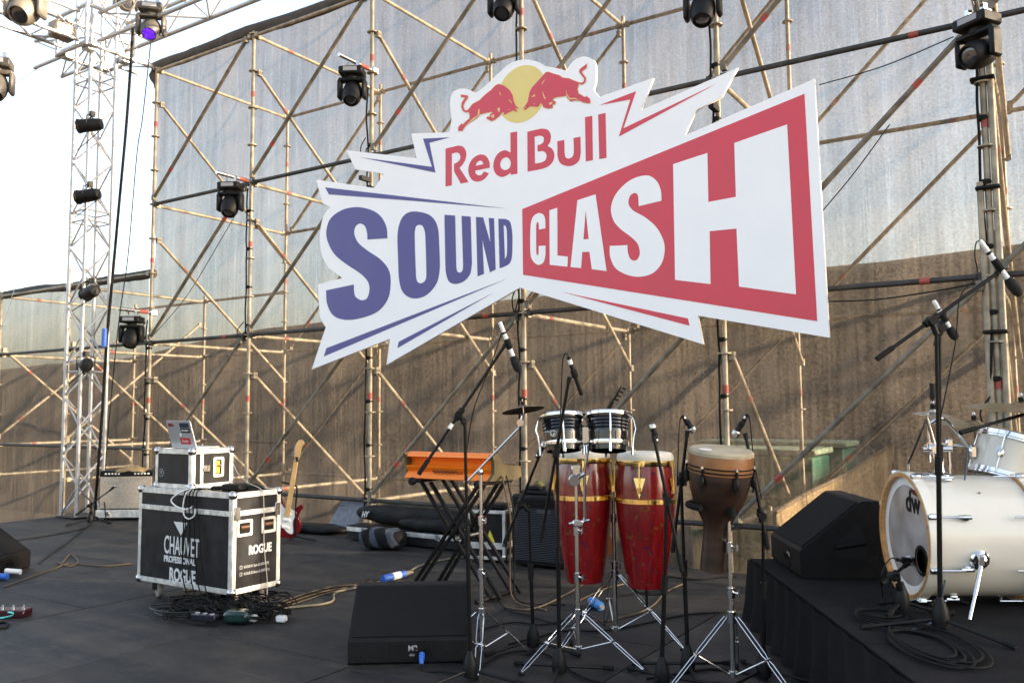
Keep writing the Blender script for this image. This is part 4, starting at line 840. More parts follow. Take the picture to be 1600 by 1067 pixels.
mic('microphone', 'white microphone with black foam low behind the tall boom clamp', pd(1459, 470, d8 - .02), pd(1494, 530, d8), 'foam')

# ------------------------------------------------------------------ chrome tripod stands
def chrome_stand(name, label, cat, base, top, hub_h=.33, legs=.34, a0=.2, tiers=(.45, .75), foot_h=.08, group='chrome tripod stands', double=True):
    base, top = V(base), V(top); t = thing(name, label, cat, base, 0, group); z0 = base.z
    hubp = V((base.x, base.y, z0 + hub_h)); low = V((base.x, base.y, z0 + foot_h)); H = top.z - z0
    rs = [.0145, .0125, .0095]; pts = [low] + [low.lerp(top, f) for f in tiers] + [top]
    for k in range(len(pts) - 1):
        MB().tube(pts[k], pts[k + 1], rs[min(k, 2)], 12).build('tube', dullchrome, t)
        if k:
            b = MB(); b.tube(pts[k] - V((0, 0, .03)), pts[k] + V((0, 0, .02)), rs[k - 1] + .007, 12); b.build('memory_clamp', chrome, t)
            b = MB(); c = pts[k]; b.tube(c + V((.015, -.01, 0)), c + V((.05, -.03, .0)), .005, 6); b.tube(c + V((.05, -.03, -.016)), c + V((.05, -.03, .016)), .006, 6); b.build('wing_bolt', chrome, t)
    MB().tube(hubp - V((0, 0, .03)), hubp + V((0, 0, .025)), .025, 12).build('hub', chrome, t); MB().tube(low - V((0, 0, .012)), low + V((0, 0, .014)), .022, 12).build('spreader_collar', chrome, t)
    for k in range(3):
        a = a0 + k * 2 * pi / 3; u = V((cos(a), sin(a), 0)); sd = V((-sin(a), cos(a), 0)); e = V((base.x, base.y, z0 + .012)) + u * legs; s_ = hubp + u * .03
        mid = s_.lerp(e, .5); b = MB()
        if double:                            # double-braced wire-form legs
            for sg in (-1, 1):
                b.path([s_ + sd * .012 * sg, s_.lerp(e, .08) + sd * .017 * sg, s_.lerp(e, .44) + sd * .017 * sg, mid + sd * .007 * sg, s_.lerp(e, .56) + sd * .016 * sg, s_.lerp(e, .88) + sd * .014 * sg, e + sd * .004 * sg], .0034, 6)
        else: b.tube(s_, e, .009, 8)
        lg = b.build('leg', chrome, t); MB().tube(e - V((0, 0, .012)) - u * .02, e + u * .012 + V((0, 0, .004)), .011, 8).build('rubber_foot', rubber, lg)
        b = MB(); b.tube(low + u * .02, mid, .005, 6); b.build('strut', dullchrome, t); MB().tube(mid - sd * .02, mid + sd * .02, .007, 8).build('pin', chrome, lg)
    return t
def boomarm(t, pts, r=.0065, m=None):
    b = MB(); b.path(pts, r, 8); return b.build('boom_arm', m or dullchrome, t)
# cymbal stand
B = fl(753, 1034); dc = dep(B); P1 = pd(750, 737, dc)
cs = chrome_stand('cymbal_stand', 'chrome cymbal stand with slanting boom beside the floor monitor', 'cymbal stand', B, V((B.x, B.y, P1.z)), .27, .30, -1.05, (.42, .72))
boomarm(cs, [pd(730, 752, dc - .02), pd(811, 668, dc)]); b = MB(); c = P1; b.lathe([(.0, -.02), (.018, -.012), (.022, 0), (.018, .012), (0, .02)], 12, M4.Translation(c)); b.tube(c - FW * .04, c + FW * .03, .009, 8); b.build('tilter', chrome, cs)
b = MB(); q = pd(812, 666, dc); q2 = pd(818, 645, dc); b.tube(q, q2, .008, 8); b.lathe([(.0, -.012), (.02, -.012), (.02, .012), (0, .012)], 14, zframe(pd(813, 660, dc), FW)); b.tube(q2, pd(816, 623, dc), .004, 6); b.build('ratchet', chrome, cs)
MB().tube(pd(817, 633, dc), pd(816.5, 627, dc), .012, 10).build('felt', rubber, cs)
def cymbal(label, c, n, R, m=cymbalm, thin=.0016):
    T = zframe(c, n); pr_ = [(0.004, .022), (R * .1, .021), (R * .17, .012), (R * .2, .006), (R * .5, 0), (R * .8, -.006), (R, -.014), (R, -.014 - thin), (R * .8, -.0075), (R * .5, -.0015), (R * .2, .004), (R * .16, .010), (R * .1, .019), (.004, .0205)]
    return tag(MB().lathe(pr_, 48, T, caps=False).build('cymbal', m, ang=30), label, 'cymbal', 'cymbals on stands')
cymbal('small dark splash cymbal on the boom beside the bongos', pd(817, 637, dc), V((0, 0, 1)) + FW * .16 - RT * .14, .12, mat('dark bronze', (.12, .09, .055), .4, .9, var=.3, scale=30))
# bongo stand
B = fl(904, 1036); db = dep(B); P1 = pd(904, 735, db)
bs = chrome_stand('bongo_stand', 'chrome bongo stand with wing bolts and spread tripod feet', 'bongo stand', B, V((B.x, B.y, P1.z)), .27, .38, -2.0, (.40, .66))
boomarm(bs, [pd(914, 812, db), pd(913, 735, db), pd(921, 690, db)], .009); b = MB(); b.lathe([(.0, -.02), (.03, -.02), (.034, -.01), (.034, .01), (.03, .02), (0, .02)], 16, zframe(pd(897, 750, db), FW)); b.tube(pd(897, 750, db), pd(913, 740, db), .012, 8); b.build('tilter', chrome, bs)
b = MB(); b.box(pd(903, 817, db), (.06, .05, .035), M4.Rotation(YAW * -1, 3, 'Z'), bev=.006); b.tube(pd(889, 818, db), pd(921, 812, db), .007, 8); b.build('clamp', chrome, bs)
b = MB(); b.box(pd(900, 733, db), (.05, .03, .06), M4.Rotation(-YAW, 3, 'Z'), bev=.006); b.build('mount_plate', dullchrome, bs)
# conga stand
B = fl(962, 1003); dg = dep(B); P1 = pd(963, 735, dg)
ks = chrome_stand('conga_stand', 'chrome double conga stand standing between the two red congas', 'conga stand', B, V((B.x, B.y, P1.z)), .40, .42, .1, (.40, .7))
# djembe stand
B = fl(1146, 1078); dj = dep(B); P1 = pd(1144, 800, dj)
js = chrome_stand('djembe_stand', 'chrome tripod stand with black cradle holding the djembe', 'djembe stand', B, V((B.x, B.y, P1.z)), .36, .36, -.25, (.5, .78))

# ================================================================== PERCUSSION
# bongos
def bongo(t, c, ax, R, H, up_hint):
    T = zframe(c, ax); pr_ = [(R * .80, -H * .5)]
    for k in range(21):
        z = -H * .5 + H * .93 * k / 20; r_ = R * (.80 + .17 * k / 20)
        if k in (12, 14, 16, 18): r_ -= .0035
        pr_.append((r_, z))
    pr_ += [(R * .93, H * .45), (R * .9, H * .45), (R * .74, -H * .48)]
    sh = MB().lathe(pr_, 36, T, caps=False).build('shell', mat('black lacquer', (.006, .006, .008), .12, coat=.6, var=.2), t, ang=25)
    MB().lathe([(R * .99, H * .43), (R * 1.05, H * .44), (R * 1.06, H * .51), (R * 1.02, H * .54), (R * .97, H * .52), (R * .95, H * .44)], 36, T, caps=False).build('rim', chrome, t)
    MB().lathe([(0, H * .497), (R * .97, H * .497), (R * .97, H * .485), (0, H * .485)], 30, T).build('skin', mat('drum skin', (.72, .66, .54), .6, var=.1), t)
    MB().lathe([(R * .81, -H * .38), (R * .90, -H * .38), (R * .92, -H * .35), (R * .92, -H * .25), (R * .84, -H * .24)], 36, T, caps=False).build('bottom_ring', chrome, t)
    for k in range(4):
        a = k * pi / 2 + .55; u = V((cos(a), sin(a), 0)); b = MB()
        b.path([T @ (u * R * 1.02 + V((0, 0, H * .47))), T @ (u * R * 1.12 + V((0, 0, H * .36))), T @ (u * R * 1.2 + V((0, 0, H * .12))), T @ (u * R * 1.12 + V((0, 0, -H * .08))), T @ (u * R * 1.05 + V((0, 0, -H * .5)))], .0046, 6)
        b.tube(T @ (u * R * 1.05 + V((0, 0, -H * .36))), T @ (u * R * 1.05 + V((0, 0, -H * .6))), .0085, 8); b.build('tension_hook', chrome, t)
bg_ = thing('bongos', 'pair of glossy black bongos with chrome rims on a stand', 'bongos', pd(914, 672, db - .05))
tl = (V((0, 0, 1)) - FW * -.30 + RT * -.06).normalized()
cL, cR = pd(879, 677, db), pd(950, 676, db - .02)
bongo(bg_, cL, V((0, 0, 1)) + FW * .20 - RT * .04, .121, .195, None); bongo(bg_, cR, V((0, 0, 1)) + FW * .20 + RT * .03, .126, .20, None)
b = MB(); b.box((cL + cR) / 2 + V((0, 0, -.01)), (.05, .06, .10), M4.Rotation(-YAW, 3, 'Z'), bev=.008); b.build('centre_block', dullchrome, bg_)
Tl = frame(pd(864.5, 677, db - .105), RT, UP); curve_plate([[(.017 * cos(k * pi / 12), .017 * sin(k * pi / 12)) for k in range(24)], [(.0145 * cos(k * pi / 12), .0145 * sin(k * pi / 12)) for k in range(24)]], Tl, .001, 'logo_ring', printw, bg_, .0); text('LP', frame(pd(861.5, 680.5, db - .105), RT, UP), .02, 'logo_lettering', printw, bg_, bold=.0008)
# congas
def conga_mat():
    m = bpy.data.materials.new('red marbled lacquer'); m.use_nodes = True; n = m.node_tree.nodes; l = m.node_tree.links; bs_ = n['Principled BSDF']
    tc = n.new('ShaderNodeTexCoord')
    cm = n.new('ShaderNodeMapping'); cm.inputs['Scale'].default_value = (9, 9, .7); l.new(tc.outputs['Object'], cm.inputs[0]); a = n.new('ShaderNodeTexNoise'); a.inputs['Scale'].default_value = 5; a.inputs['Detail'].default_value = 5; l.new(cm.outputs[0], a.inputs['Vector'])
    r_ = n.new('ShaderNodeValToRGB'); e = r_.color_ramp.elements; e[0].position = .3; e[0].color = (.12, .002, .004, 1); e[1].position = .75; e[1].color = (.25, .006, .007, 1); l.new(a.outputs['Fac'], r_.inputs[0])
    v = n.new('ShaderNodeTexVoronoi'); v.inputs['Scale'].default_value = 26; v.inputs['Randomness'].default_value = 1; l.new(tc.outputs['Object'], v.inputs['Vector'])
    w_ = n.new('ShaderNodeTexNoise'); w_.inputs['Scale'].default_value = 21; w_.inputs['Distortion'].default_value = 1.6; l.new(tc.outputs['Object'], w_.inputs['Vector'])
    t1 = n.new('ShaderNodeValToRGB'); t1.color_ramp.elements[0].position = .61; t1.color_ramp.elements[1].position = .65; l.new(w_.outputs['Fac'], t1.inputs[0])
    hs_ = n.new('ShaderNodeValToRGB'); hs_.color_ramp.interpolation = 'CONSTANT'; hs_.color_ramp.elements[0].color = (.02, .01, .06, 1); hs_.color_ramp.elements[1].position = .35; hs_.color_ramp.elements[1].color = (.15, .045, .008, 1)
    q = hs_.color_ramp.elements.new(.7); q.color = (.10, .012, .02, 1); l.new(v.outputs['Color'], hs_.inputs[0])
    mx = n.new('ShaderNodeMix'); mx.data_type = 'RGBA'; l.new(t1.outputs[0], mx.inputs['Factor']); l.new(r_.outputs[0], mx.inputs['A']); l.new(hs_.outputs[0], mx.inputs['B']); l.new(mx.outputs['Result'], bs_.inputs['Base Color'])
    bs_.inputs['Roughness'].default_value = .22; bs_.inputs['Coat Weight'].default_value = .7; bs_.inputs['Coat Roughness'].default_value = .06; return m
cgm = conga_mat(); skinm = MATS['drum skin']
def conga(label, c, lean, rot, sc=1.0):
    """c bottom centre, ~0.78 m tall"""
    ax = V((0, 0, 1)) + V(lean); T = zframe(c, ax) @ M4.Scale(sc, 4); t = thing('conga', label, 'conga drum', c, 0, 'red congas with gold hardware')
    pr_ = [(.106, 0), (.116, .04), (.134, .15), (.152, .27), (.166, .38), (.1735, .47), (.175, .54), (.171, .62), (.162, .69), (.152, .745), (.146, .745), (.085, .01)]
    MB().lathe(pr_, 48, T, caps=False).build('shell', cgm, t, ang=60)
    MB().lathe([(.1755, .485), (.179, .487), (.179, .512), (.1765, .514)], 48, T, caps=False).build('band', brass, t)
    MB().lathe([(.155, .70), (.168, .702), (.1715, .712), (.1715, .728), (.166, .735), (.158, .735)], 48, T, caps=False).build('rim', brass, t)
    MB().lathe([(.1655, .728), (.1675, .742), (.164, .764), (.152, .778), (.12, .783), (.0, .785), (0, .779), (.12, .777), (.15, .77), (.158, .75)], 48, T, caps=False).build('skin', mat('conga skin', (.62, .58, .50), .55, var=.12, scale=10), t)
    for k in range(5):
        a = rot + k * 2 * pi / 5; u = V((cos(a), sin(a), 0)); s_ = V((-sin(a), cos(a), 0))
        P_ = lambda r_, w_, z: T @ (u * r_ + s_ * w_ + V((0, 0, z)))
        b = MB(); b.add([P_(.1705, -.034, .635), P_(.1705, .034, .635), P_(.182, 0, .52), P_(.177, -.034, .635), P_(.177, .034, .635), P_(.187, 0, .52)], [(0, 1, 2), (3, 5, 4), (0, 3, 4, 1), (1, 4, 5, 2), (2, 5, 3, 0)]); pl = b.build('side_plate', brass, t)
        b = MB(); b.tube(P_(.186, 0, .56), P_(.178, 0, .72), .0048, 8); b.box(P_(.184, 0, .565), (.02, .02, .034)); b.build('lug_bolt', brass, pl)
        b = MB(); b.add([P_(.167, -.034, .73), P_(.167, .034, .73), P_(.176, .026, .70), P_(.176, -.026, .70), P_(.174, -.034, .732), P_(.174, .034, .732), P_(.182, .026, .70), P_(.182, -.026, .70)], [(0, 1, 2, 3), (4, 7, 6, 5), (0, 4, 5, 1), (1, 5, 6, 2), (2, 6, 7, 3), (3, 7, 4, 0)]); b.build('rim_hook', brass, t)
    return t
dcg = 4.98
c2 = pd(1010, 916, dcg); conga('red conga with pale bare skin beside the djembe', c2, (0.0, .02, 0), -1.02 + 2 * pi * 0 , 1.0)
c1 = pd(914, 908, dcg + .12); conga('red conga half hidden behind the black bongos', c1, (-.02, .02, 0), -.75, 1.0)
for s_, cc_ in ((1, c2), (-1, c1)):
    b = MB(); q = P1; hp = pd(963, 738, dg); e_ = V((cc_.x, cc_.y, cc_.z + .58)); dd = (e_ - hp); b.tube(pd(963, 760, dg), hp + V((0, 0, .02)), .014, 10); b.tube(hp, hp + dd.normalized() * .1, .008, 8); b.build('side_bracket', chrome, ks)
b = MB(); b.path(cr([c2 + V((-.1, 0, .01)), c2 + V((0, -.1, -.02)), c2 + V((.1, 0, -.03)), c2 + V((.02, .1, -.02))], 5), .006, 6); b.tube(c2 + V((0, 0, -.12)), c2 + V((0, 0, .0)), .008, 8); b.build('basket', blackm, ks)
# djembe
dd_ = dj + .12; ct = pd(1127, 703, dd_); cb = pd(1116, 890, dd_ + .02)
djt = thing('djembe', 'brown wooden djembe with pale skin and orange rim in a stand cradle', 'djembe drum', cb)
ax = ct - cb; H_ = ax.length; T = zframe(cb, ax)
djm = mat('djembe shell', (.018, .009, .006), .4, col2=(.042, .019, .010), scale=5, stretch=(1, 1, 5), coat=.3)
MB().lathe([(.072, 0), (.07, .08), (.066, .18), (.07, H_ - .38), (.095, H_ - .33), (.13, H_ - .26), (.15, H_ - .19), (.158, H_ - .12), (.158, H_ - .09)], 40, T).build('shell', djm, djt, ang=60)
MB().lathe([(.157, H_ - .115), (.162, H_ - .112), (.163, H_ - .03), (.158, H_ - .012)], 40, T, caps=False).build('collar', mat('orange djembe rim', (.16, .06, .018), .4, col2=(.26, .11, .03), scale=9), djt)
MB().lathe([(.1585, H_ - .022), (.1645, H_ - .02), (.164, H_ - .004), (.155, H_ + .006), (.1, H_ + .009), (0, H_ + .010), (0, H_), (.15, H_ - .01)], 40, T, caps=False).build('skin', mat('goat skin', (.33, .28, .19), .6, var=.22, scale=9), djt)
b = MB(); b.path([T @ V((.165 * cos(k * pi / 20), .165 * sin(k * pi / 20), H_ - .098)) for k in range(40)], .004, 6, closed=True); b.build('tension_ring', blackm, djt); b = MB(); b.path([T @ V((.165 * cos(k * pi / 20), .165 * sin(k * pi / 20), H_ - .078)) for k in range(40)], .004, 6, closed=True); b.build('tension_ring', blackm, djt)
for k in range(6):
    a = .38 + k * pi / 3 + 3.6; u = V((cos(a), sin(a), 0)); b = MB(); b.box(T @ (u * .166 + V((0, 0, H_ - .145))), (.026, .026, .06), bev=.006); b.tube(T @ (u * .168 + V((0, 0, H_ - .2))), T @ (u * .168 + V((0, 0, H_ - .075))), .006, 8); lg = b.build('lug', blackm, djt)
    MB().lathe([(0, -.008), (.009, -.006), (.009, .006), (0, .01)], 8, M4.Translation(T @ (u * .168 + V((0, 0, H_ - .075))))).build('lug_nut', chrome, lg)
tag(MB().lathe([(0, 0), (.032, 0), (.032, .002), (0, .002)], 24, T @ M4.Translation((.105, -.045, H_ + .0085))).build('label_disc', white), 'small white disc sticker lying on the djembe skin', 'sticker')
b = MB(); cr_ = [T @ V((.150 * cos(k * pi / 16 + 2.9), .150 * sin(k * pi / 16 + 2.9), H_ - .30 + .02 * abs(8 - k) / 8)) for k in range(17)]; b.path(cr_, .017, 8); b.tube(cr_[8], pd(1143, 800, dj), .014, 8); b.tube(pd(1143, 792, dj), pd(1145, 808, dj), .018, 10); b.build('cradle', rubber, js)
b = MB(); b.path(cr([cr_[2], cr_[2] + V((-.03, 0, -.05)), cr_[2] + V((-.05, 0, -.12)), cr_[2] + V((-.035, 0, -.2))], 5), .009, 6); b.build('strap', fabricb, js)

# ================================================================== MONITORS AND AMPLIFIERS
grillem = mat('black grille cloth', (0.005, 0.005, 0.0055), .8, spec=0.2, var=.3, scale=60, bump=.6, bscale=400)
def wedge(label, o, ex, ey, w_=.68, sz=1.0, sd=1.0, handle=False):
    """o front-bottom corner, ex along the width, ey from front to back"""
    o, ex, ey = V(o), V(ex).normalized(), V(ey).normalized(); ez = V((0, 0, 1)); t = thing('floor_monitor', label, 'floor monitor', o + ex * w_ / 2, 0, 'black wedge floor monitors')
    P_ = [(0.012, .0), (0, .012), (0, .125), (.012, .137), (.345, .352), (.36, .36), (.455, .36), (.47, .345), (.50, .05), (.50, 0)]; P_ = [(a * sd, c * sz) for a, c in P_]
    MB().prism(P_, o, ey, ez, ex, w_).build('cabinet', cabpaint, t, ang=20)
    s_ = V((P_[4][0] - P_[3][0], P_[4][1] - P_[3][1])); Ls = s_.length; d = (ey * s_.x + ez * s_.y).normalized(); n = ex.cross(d); n = n if n.z > 0 else -n
    g0 = o + ey * P_[3][0] + ez * P_[3][1]
    MB().prism([(.02, .01), (w_ - .02, .01), (w_ - .02, Ls - .004), (.02, Ls - .004)], g0 + n * .0008, ex, d, n, .006).build('grille', grillem, t)
    b = MB(); b.prism([(w_ * .34, .02 * sz), (w_ * .68, .02 * sz), (w_ * .68, .112 * sz), (w_ * .34, .112 * sz)], o - ey * .0008, ex, ez, -ey, .003); pl = b.build('connector_plate', blackp, t)
    for k, f in enumerate((.56, .63)):
        MB().lathe([(.0, 0), (.018, 0), (.018, .008), (.012, .008), (.012, .003), (0, .003)], 14, zframe(o + ex * w_ * f + ez * .07 * sz - ey * .003, -ey)).build('socket', blackm, pl)
    if handle:
        for sgn_, xx in ((1, w_),):
            T = frame(o + ex * xx, ey, ez); lp = smooth([(.21 * sd, .10 * sz, 1), (.36 * sd, .10 * sz, 1), (.375 * sd, .16 * sz, 1), (.345 * sd, .255 * sz, 1), (.30 * sd, .235 * sz, 1), (.215 * sd, .17 * sz, 1)])
            z = T.to_3x3() @ V((0, 0, 1)); fl_ = 1 if z.dot(ex) > 0 else -1
            hd = curve_plate([lp], T, .003, 'handle_recess', mat('dark recess', (.003, .003, .003), .9), t, .0008 if fl_ > 0 else -.004)
            MB().tube(T @ V((.20 * sd, .145 * sz, .006 * fl_)), T @ V((.372 * sd, .165 * sz, .006 * fl_)), .012, 8).build('handle', blackp, hd)
    for k in range(2): MB().lathe([(0, 0), (.02, 0), (.018, .008), (0, .008)], 10, M4.Translation(o + ex * (.06 + k * (w_ - .12)) + ey * .06 - ez * .004)).build('foot', rubber, t)
    return t, pl
p0, p1 = fl(543, 1039), fl(735, 1035); ex = (p1 - p0).normalized(); ey = V((-ex.y, ex.x, 0)); wM = (p1 - p0).length
m2, pl = wedge('wide black wedge floor monitor marked M2 in front of the keyboard stand', p0, ex, ey, wM)
text('M2', frame(p0 + ex * wM * .49 + V((0, 0, .073)) - ey * .004, ex, (0, 0, 1)), .042, 'lettering', printg, pl, bold=.001); text('d&b', frame(p0 + ex * wM * .50 + V((0, 0, .045)) - ey * .004, ex, (0, 0, 1)), .02, 'lettering', printg, pl)
c = p0 + ex * wM * .605 + V((0, 0, .06)) - ey * .01
b = MB(); b.lathe([(.015, 0), (.017, .02), (.014, .05), (.009, .07)], 12, zframe(c, -ey + V((0, 0, -.8)))); spk = b.build('speaker_plug', bluep); tag(spk, 'blue speaker plug in the front of the M2 floor monitor', 'plug')
e = c + (-ey + V((0, 0, -.8))).normalized() * .07
cable('speaker_cable', [e, e + V((.05, -.05, -.02)), fl(690, 1048, .01), fl(730, 1050, .01), fl(790, 1020, .01), fl(850, 1020, .01), fl(905, 1055, .01), fl(960, 1070, .01)], .006, rubber, 'black cable curling away from the M2 floor monitor')
# left monitor, partly outside the frame
q = fl(47, 886); wedge('black wedge floor monitor beside the edge of the stage with a blue plug', q + V((.32, -.62, 0)), V((-.46, .888, 0)), V((-.888, -.46, 0)), .70, 1.15, 1.1)
b = MB(); c = fl(12, 900, .03); b.tube(c, c + V((-.09, -.05, .0)), .026, 10); tag(b.build('power_plug', bluep), 'blue power plug beside the edge floor monitor', 'plug')
b = MB(); c = fl(22, 893, .04); b.tube(c + V((.05, .03, 0)), c + V((-.06, -.04, .01)), .022, 10); tag(b.build('power_socket', white), 'white cable socket leaning on the edge floor monitor', 'plug')
# tan amplifier on a silver case base
p0, p1 = fl(151, 813), fl(240, 812); ex = (p1 - p0); ex.z = 0; ex.normalize(); ey = V((-ex.y, ex.x, 0)); A_ = lambda x, y, z: p0 + ex * x + ey * y + V((0, 0, z)); R3 = M4.Rotation(atan2(ex.y, ex.x), 3, 'Z')
t = thing('case_base', 'silver road case tray under the tan amplifier', 'case', A_(.36, .15, 0)); b = MB(); b.box(A_(.36, .15, .085), (.74, .34, .10), R3, bev=.006); b.build('tray', caseal, t); b = MB(); b.box(A_(.14, -.025, .09), (.06, .012, .05), R3, bev=.004); b.build('latch', dullchrome, t)
for xx in (.08, .64): MB().tube(A_(xx, .1, .0) , A_(xx, .1, .04), .03, 12).build('caster', rubber, t)
am = thing('guitar_amplifier', 'tan fronted guitar amplifier with row of white knobs beside the lattice tower', 'amplifier', A_(.36, .15, .135))
b = MB(); b.box(A_(.36, .15, .385), (.70, .27, .50), R3, bev=.015); b.build('cabinet', blackp, am); MB().box(A_(.36, .008, .355), (.665, .014, .41), R3, bev=.003).build('grille_cloth', mat('silver tan grille cloth', (.36, .31, .25), .8, var=.15, scale=40, bump=.4, bscale=300), am)
pn = MB().box(A_(.36, .01, .597), (.67, .012, .055), R3).build('control_panel', blackm, am)
for k in (0, 1, 2, 3, 4, 9, 10, 11, 12, 13): MB().lathe([(0, 0), (.012, 0), (.010, .016), (0, .016)], 10, zframe(A_(.10 + k * .042, .004, .597), -ey)).build('knob', white, pn)
text('Fender', frame(A_(.06, .0, .485), ex, (0, 0, 1)), .085, 'logo_lettering', silverp, am, sx=.8, shear=.35)
b = MB(); vs = []
for i in range(15):
    for j in range(7): u_, v_ = i / 14, j / 6; pt = A_(.22 + .38 * u_, -.012 + .24 * v_, .637 + .06 * (sin(pi * u_) ** .7) * sin(pi * (.15 + .8 * v_)) + .006 * sin(17 * u_ + 6 * v_) - (.035 if j == 0 else 0)); vs.append(pt)
b.add(vs, [(i * 7 + j, (i + 1) * 7 + j, (i + 1) * 7 + j + 1, i * 7 + j + 1) for i in range(14) for j in range(6)]); tag(b.build('tan_cloth', mat('tan cloth', (.27, .19, .09), .9, var=.2, bump=.3), ang=80), 'crumpled tan cloth draped over the top of the tan amplifier', 'cloth')
B = fl(141, 818); da = dep(B); mic_stand('short black mic stand aimed at the tan amplifier', B, pd(143, 790, da), (pd(118, 805, da - .05), pd(173, 765, da)), a0=.4, legs=.28, hub=.08)
mic('microphone', 'small black microphone pointing at the tan amplifier front', pd(171, 766, da), pd(182, 758, da + .03), 'dynamic', r=.02)
# black amplifier
p0, p1 = fl(799, 884), fl(884, 892); p1.z = 0; ex = (p1 - p0).normalized(); ey = V((-ex.y, ex.x, 0)); R3 = M4.Rotation(atan2(ex.y, ex.x), 3, 'Z'); aw = (p1 - p0).length
b2 = thing('guitar_amplifier', 'black guitar amplifier with lined grille behind the congas', 'amplifier', A_(aw / 2, .15, 0)); b = MB(); b.box(A_(aw / 2, .15, .325), (aw, .30, .62), R3, bev=.018); b.build('cabinet', blackp, b2)
gr = MB().box(A_(aw / 2, -.003, .29), (aw - .06, .012, .46), R3).build('grille', grillem, b2)
for k in range(30): MB().box(A_(aw / 2, -.011, .07 + k * .0152), (aw - .07, .005, .005), R3).build('grille_slat', mat('grey grille line', (.055, .06, .075), .6), gr)
MB().box(A_(aw / 2, -.004, .575), (aw - .05, .014, .06), R3, bev=.003).build('control_panel', blackm, b2); MB().box(A_(aw * .62, -.012, .50), (.13, .006, .03), R3).build('badge', mat('badge grey', (.05, .05, .06), .4), b2)
b = MB(); b.box(A_(aw * .45, .15, .655), (aw * .6, .22, .035), R3, bev=.01); b.box(A_(aw * .35, .12, .69), (aw * .3, .12, .035), R3, bev=.012); tag(b.build('effects_unit', blackp), 'small black effects units left on top of the lined amplifier', 'effects unit')
b = MB(); vs = []
b.lathe([(.0, 0), (.05, .0), (.055, .02), (.03, .05), (0, .055)], 10, M4.Translation(A_(aw * .42, .12, .708))); tag(b.build('glove', mat('olive cloth', (.12, .11, .04), .9, var=.5, scale=25)), 'olive and teal glove lying on the lined amplifier', 'glove')
# small double rack case with yellow warning triangle
p0, p1 = fl(731, 877), fl(788, 880); ex = V((1, .25, 0)).normalized(); ey = V((-ex.y, ex.x, 0)); R3 = M4.Rotation(atan2(ex.y, ex.x), 3, 'Z')
sc_ = thing('rack_case', 'small silver edged rack case with yellow warning triangle beside the lined amplifier', 'rack case', A_(.17, .15, 0))
for (z0, z1) in ((.03, .15), (.155, .47)):
    MB().box(A_(.18, .16, (z0 + z1) / 2), (.35, .30, z1 - z0), R3).build('body', laminate, sc_)
    for xx in (.005, .355):
        MB().box(A_(xx, .012, (z0 + z1) / 2), (.028, .034, z1 - z0 + .006), R3, bev=.002).build('edge_angle', caseal, sc_)
        MB().box(A_(xx, .305, (z0 + z1) / 2), (.028, .034, z1 - z0 + .006), R3, bev=.002).build('edge_angle', caseal, sc_)
    for zz in (z0, z1):
        MB().box(A_(.18, .008, zz + (.012 if zz == z0 else -.012)), (.33, .03, .028), R3, bev=.002).build('edge_angle', caseal, sc_)
        MB().box(A_(.358, .16, zz + (.012 if zz == z0 else -.012)), (.03, .28, .028), R3, bev=.002).build('edge_angle', caseal, sc_)
    for xx in (.0, .36): MB().lathe([(0, -.03), (.022, -.022), (.028, 0), (.022, .022), (0, .03)], 10, M4.Translation(A_(xx, .0, z0 + .02))).build('ball_corner', chrome, sc_)
curve_plate([[(0, 0), (.085, 0), (.035, .11)]], frame(A_(.18, .009, .185), ex, (0, 0, 1)), .001, 'warning_triangle', yellowp, sc_, .0005)
b = MB(); b.box(A_(.2, .15, .50), (.26, .2, .05), R3, bev=.012); tag(b.build('power_supply', blackp), 'flat black unit on top of the small rack case with yellow triangle', 'power unit')

# ================================================================== KEYBOARD AND STAND
KY = -2.05; kl, kr = wl(636, 730, KY).x, wl(767, 730, KY).x; kz = wl(700, 748, KY).z
kb = thing('keyboard', 'orange backed synthesizer keyboard with brown end cheek on a folding stand', 'keyboard', ((kl + kr) / 2, KY + .15, kz))
orange = mat('orange aluminium', (.80, .19, .012), .3, .2, var=.06, scale=30, stretch=(.05, 1, 1))
prof_k = [(0.03, .20), (.0, .185), (-.005, .165), (.05, .15), (.065, .125), (.05, .10), (.005, .095), (-.012, .085), (-.005, .065), (.01, .05), (-.035, .0), (-.03, -.006), (.06, .02), (.075, .2)]
MB().prism(prof_k, (kl, KY, kz), (0, 1, 0), (0, 0, 1), (1, 0, 0), kr - kl).build('back_panel', orange, kb, ang=35)
MB().box(((kl + kr) / 2, KY + .22, kz + .06), (kr - kl - .004, .28, .09), bev=.01).build('chassis', blackp, kb)
kw = mat('walnut cheek', (.075, .055, .02), .5, var=.25, scale=6, stretch=(1, 6, 1))
MB().prism([(-.06, .0), (.0, .05), (.0, .14), (-.03, .19), (.05, .2), (.12, .12), (.36, .09), (.38, .01), (.3, -.01)], (kr + .002, KY, kz), (0, 1, 0), (0, 0, 1), (1, 0, 0), .03).build('end_cheek', kw, kb)
MB().prism([(-.03, .0), (.0, .05), (.0, .14), (-.02, .19), (.05, .2), (.12, .12), (.36, .09), (.38, .01), (.3, -.01)], (kl - .025, KY, kz), (0, 1, 0), (0, 0, 1), (1, 0, 0), .022).build('end_cheek', kw, kb)
MB().path([(kl + .27 + .0065 * k, KY - .012 + .012 * (k > 34), kz + .052 + .012 * sin(k * 1.7) + (-.014 if k > 34 else 0)) for k in range(44)], .0035, 5).build('logo_script', mat('dark print', (.05, .012, .004), .5), kb, ang=80)
ks_ = thing('keyboard_stand', 'black folding double X stand under the orange keyboard', 'keyboard stand', ((kl + kr) / 2, KY + .1, 0))
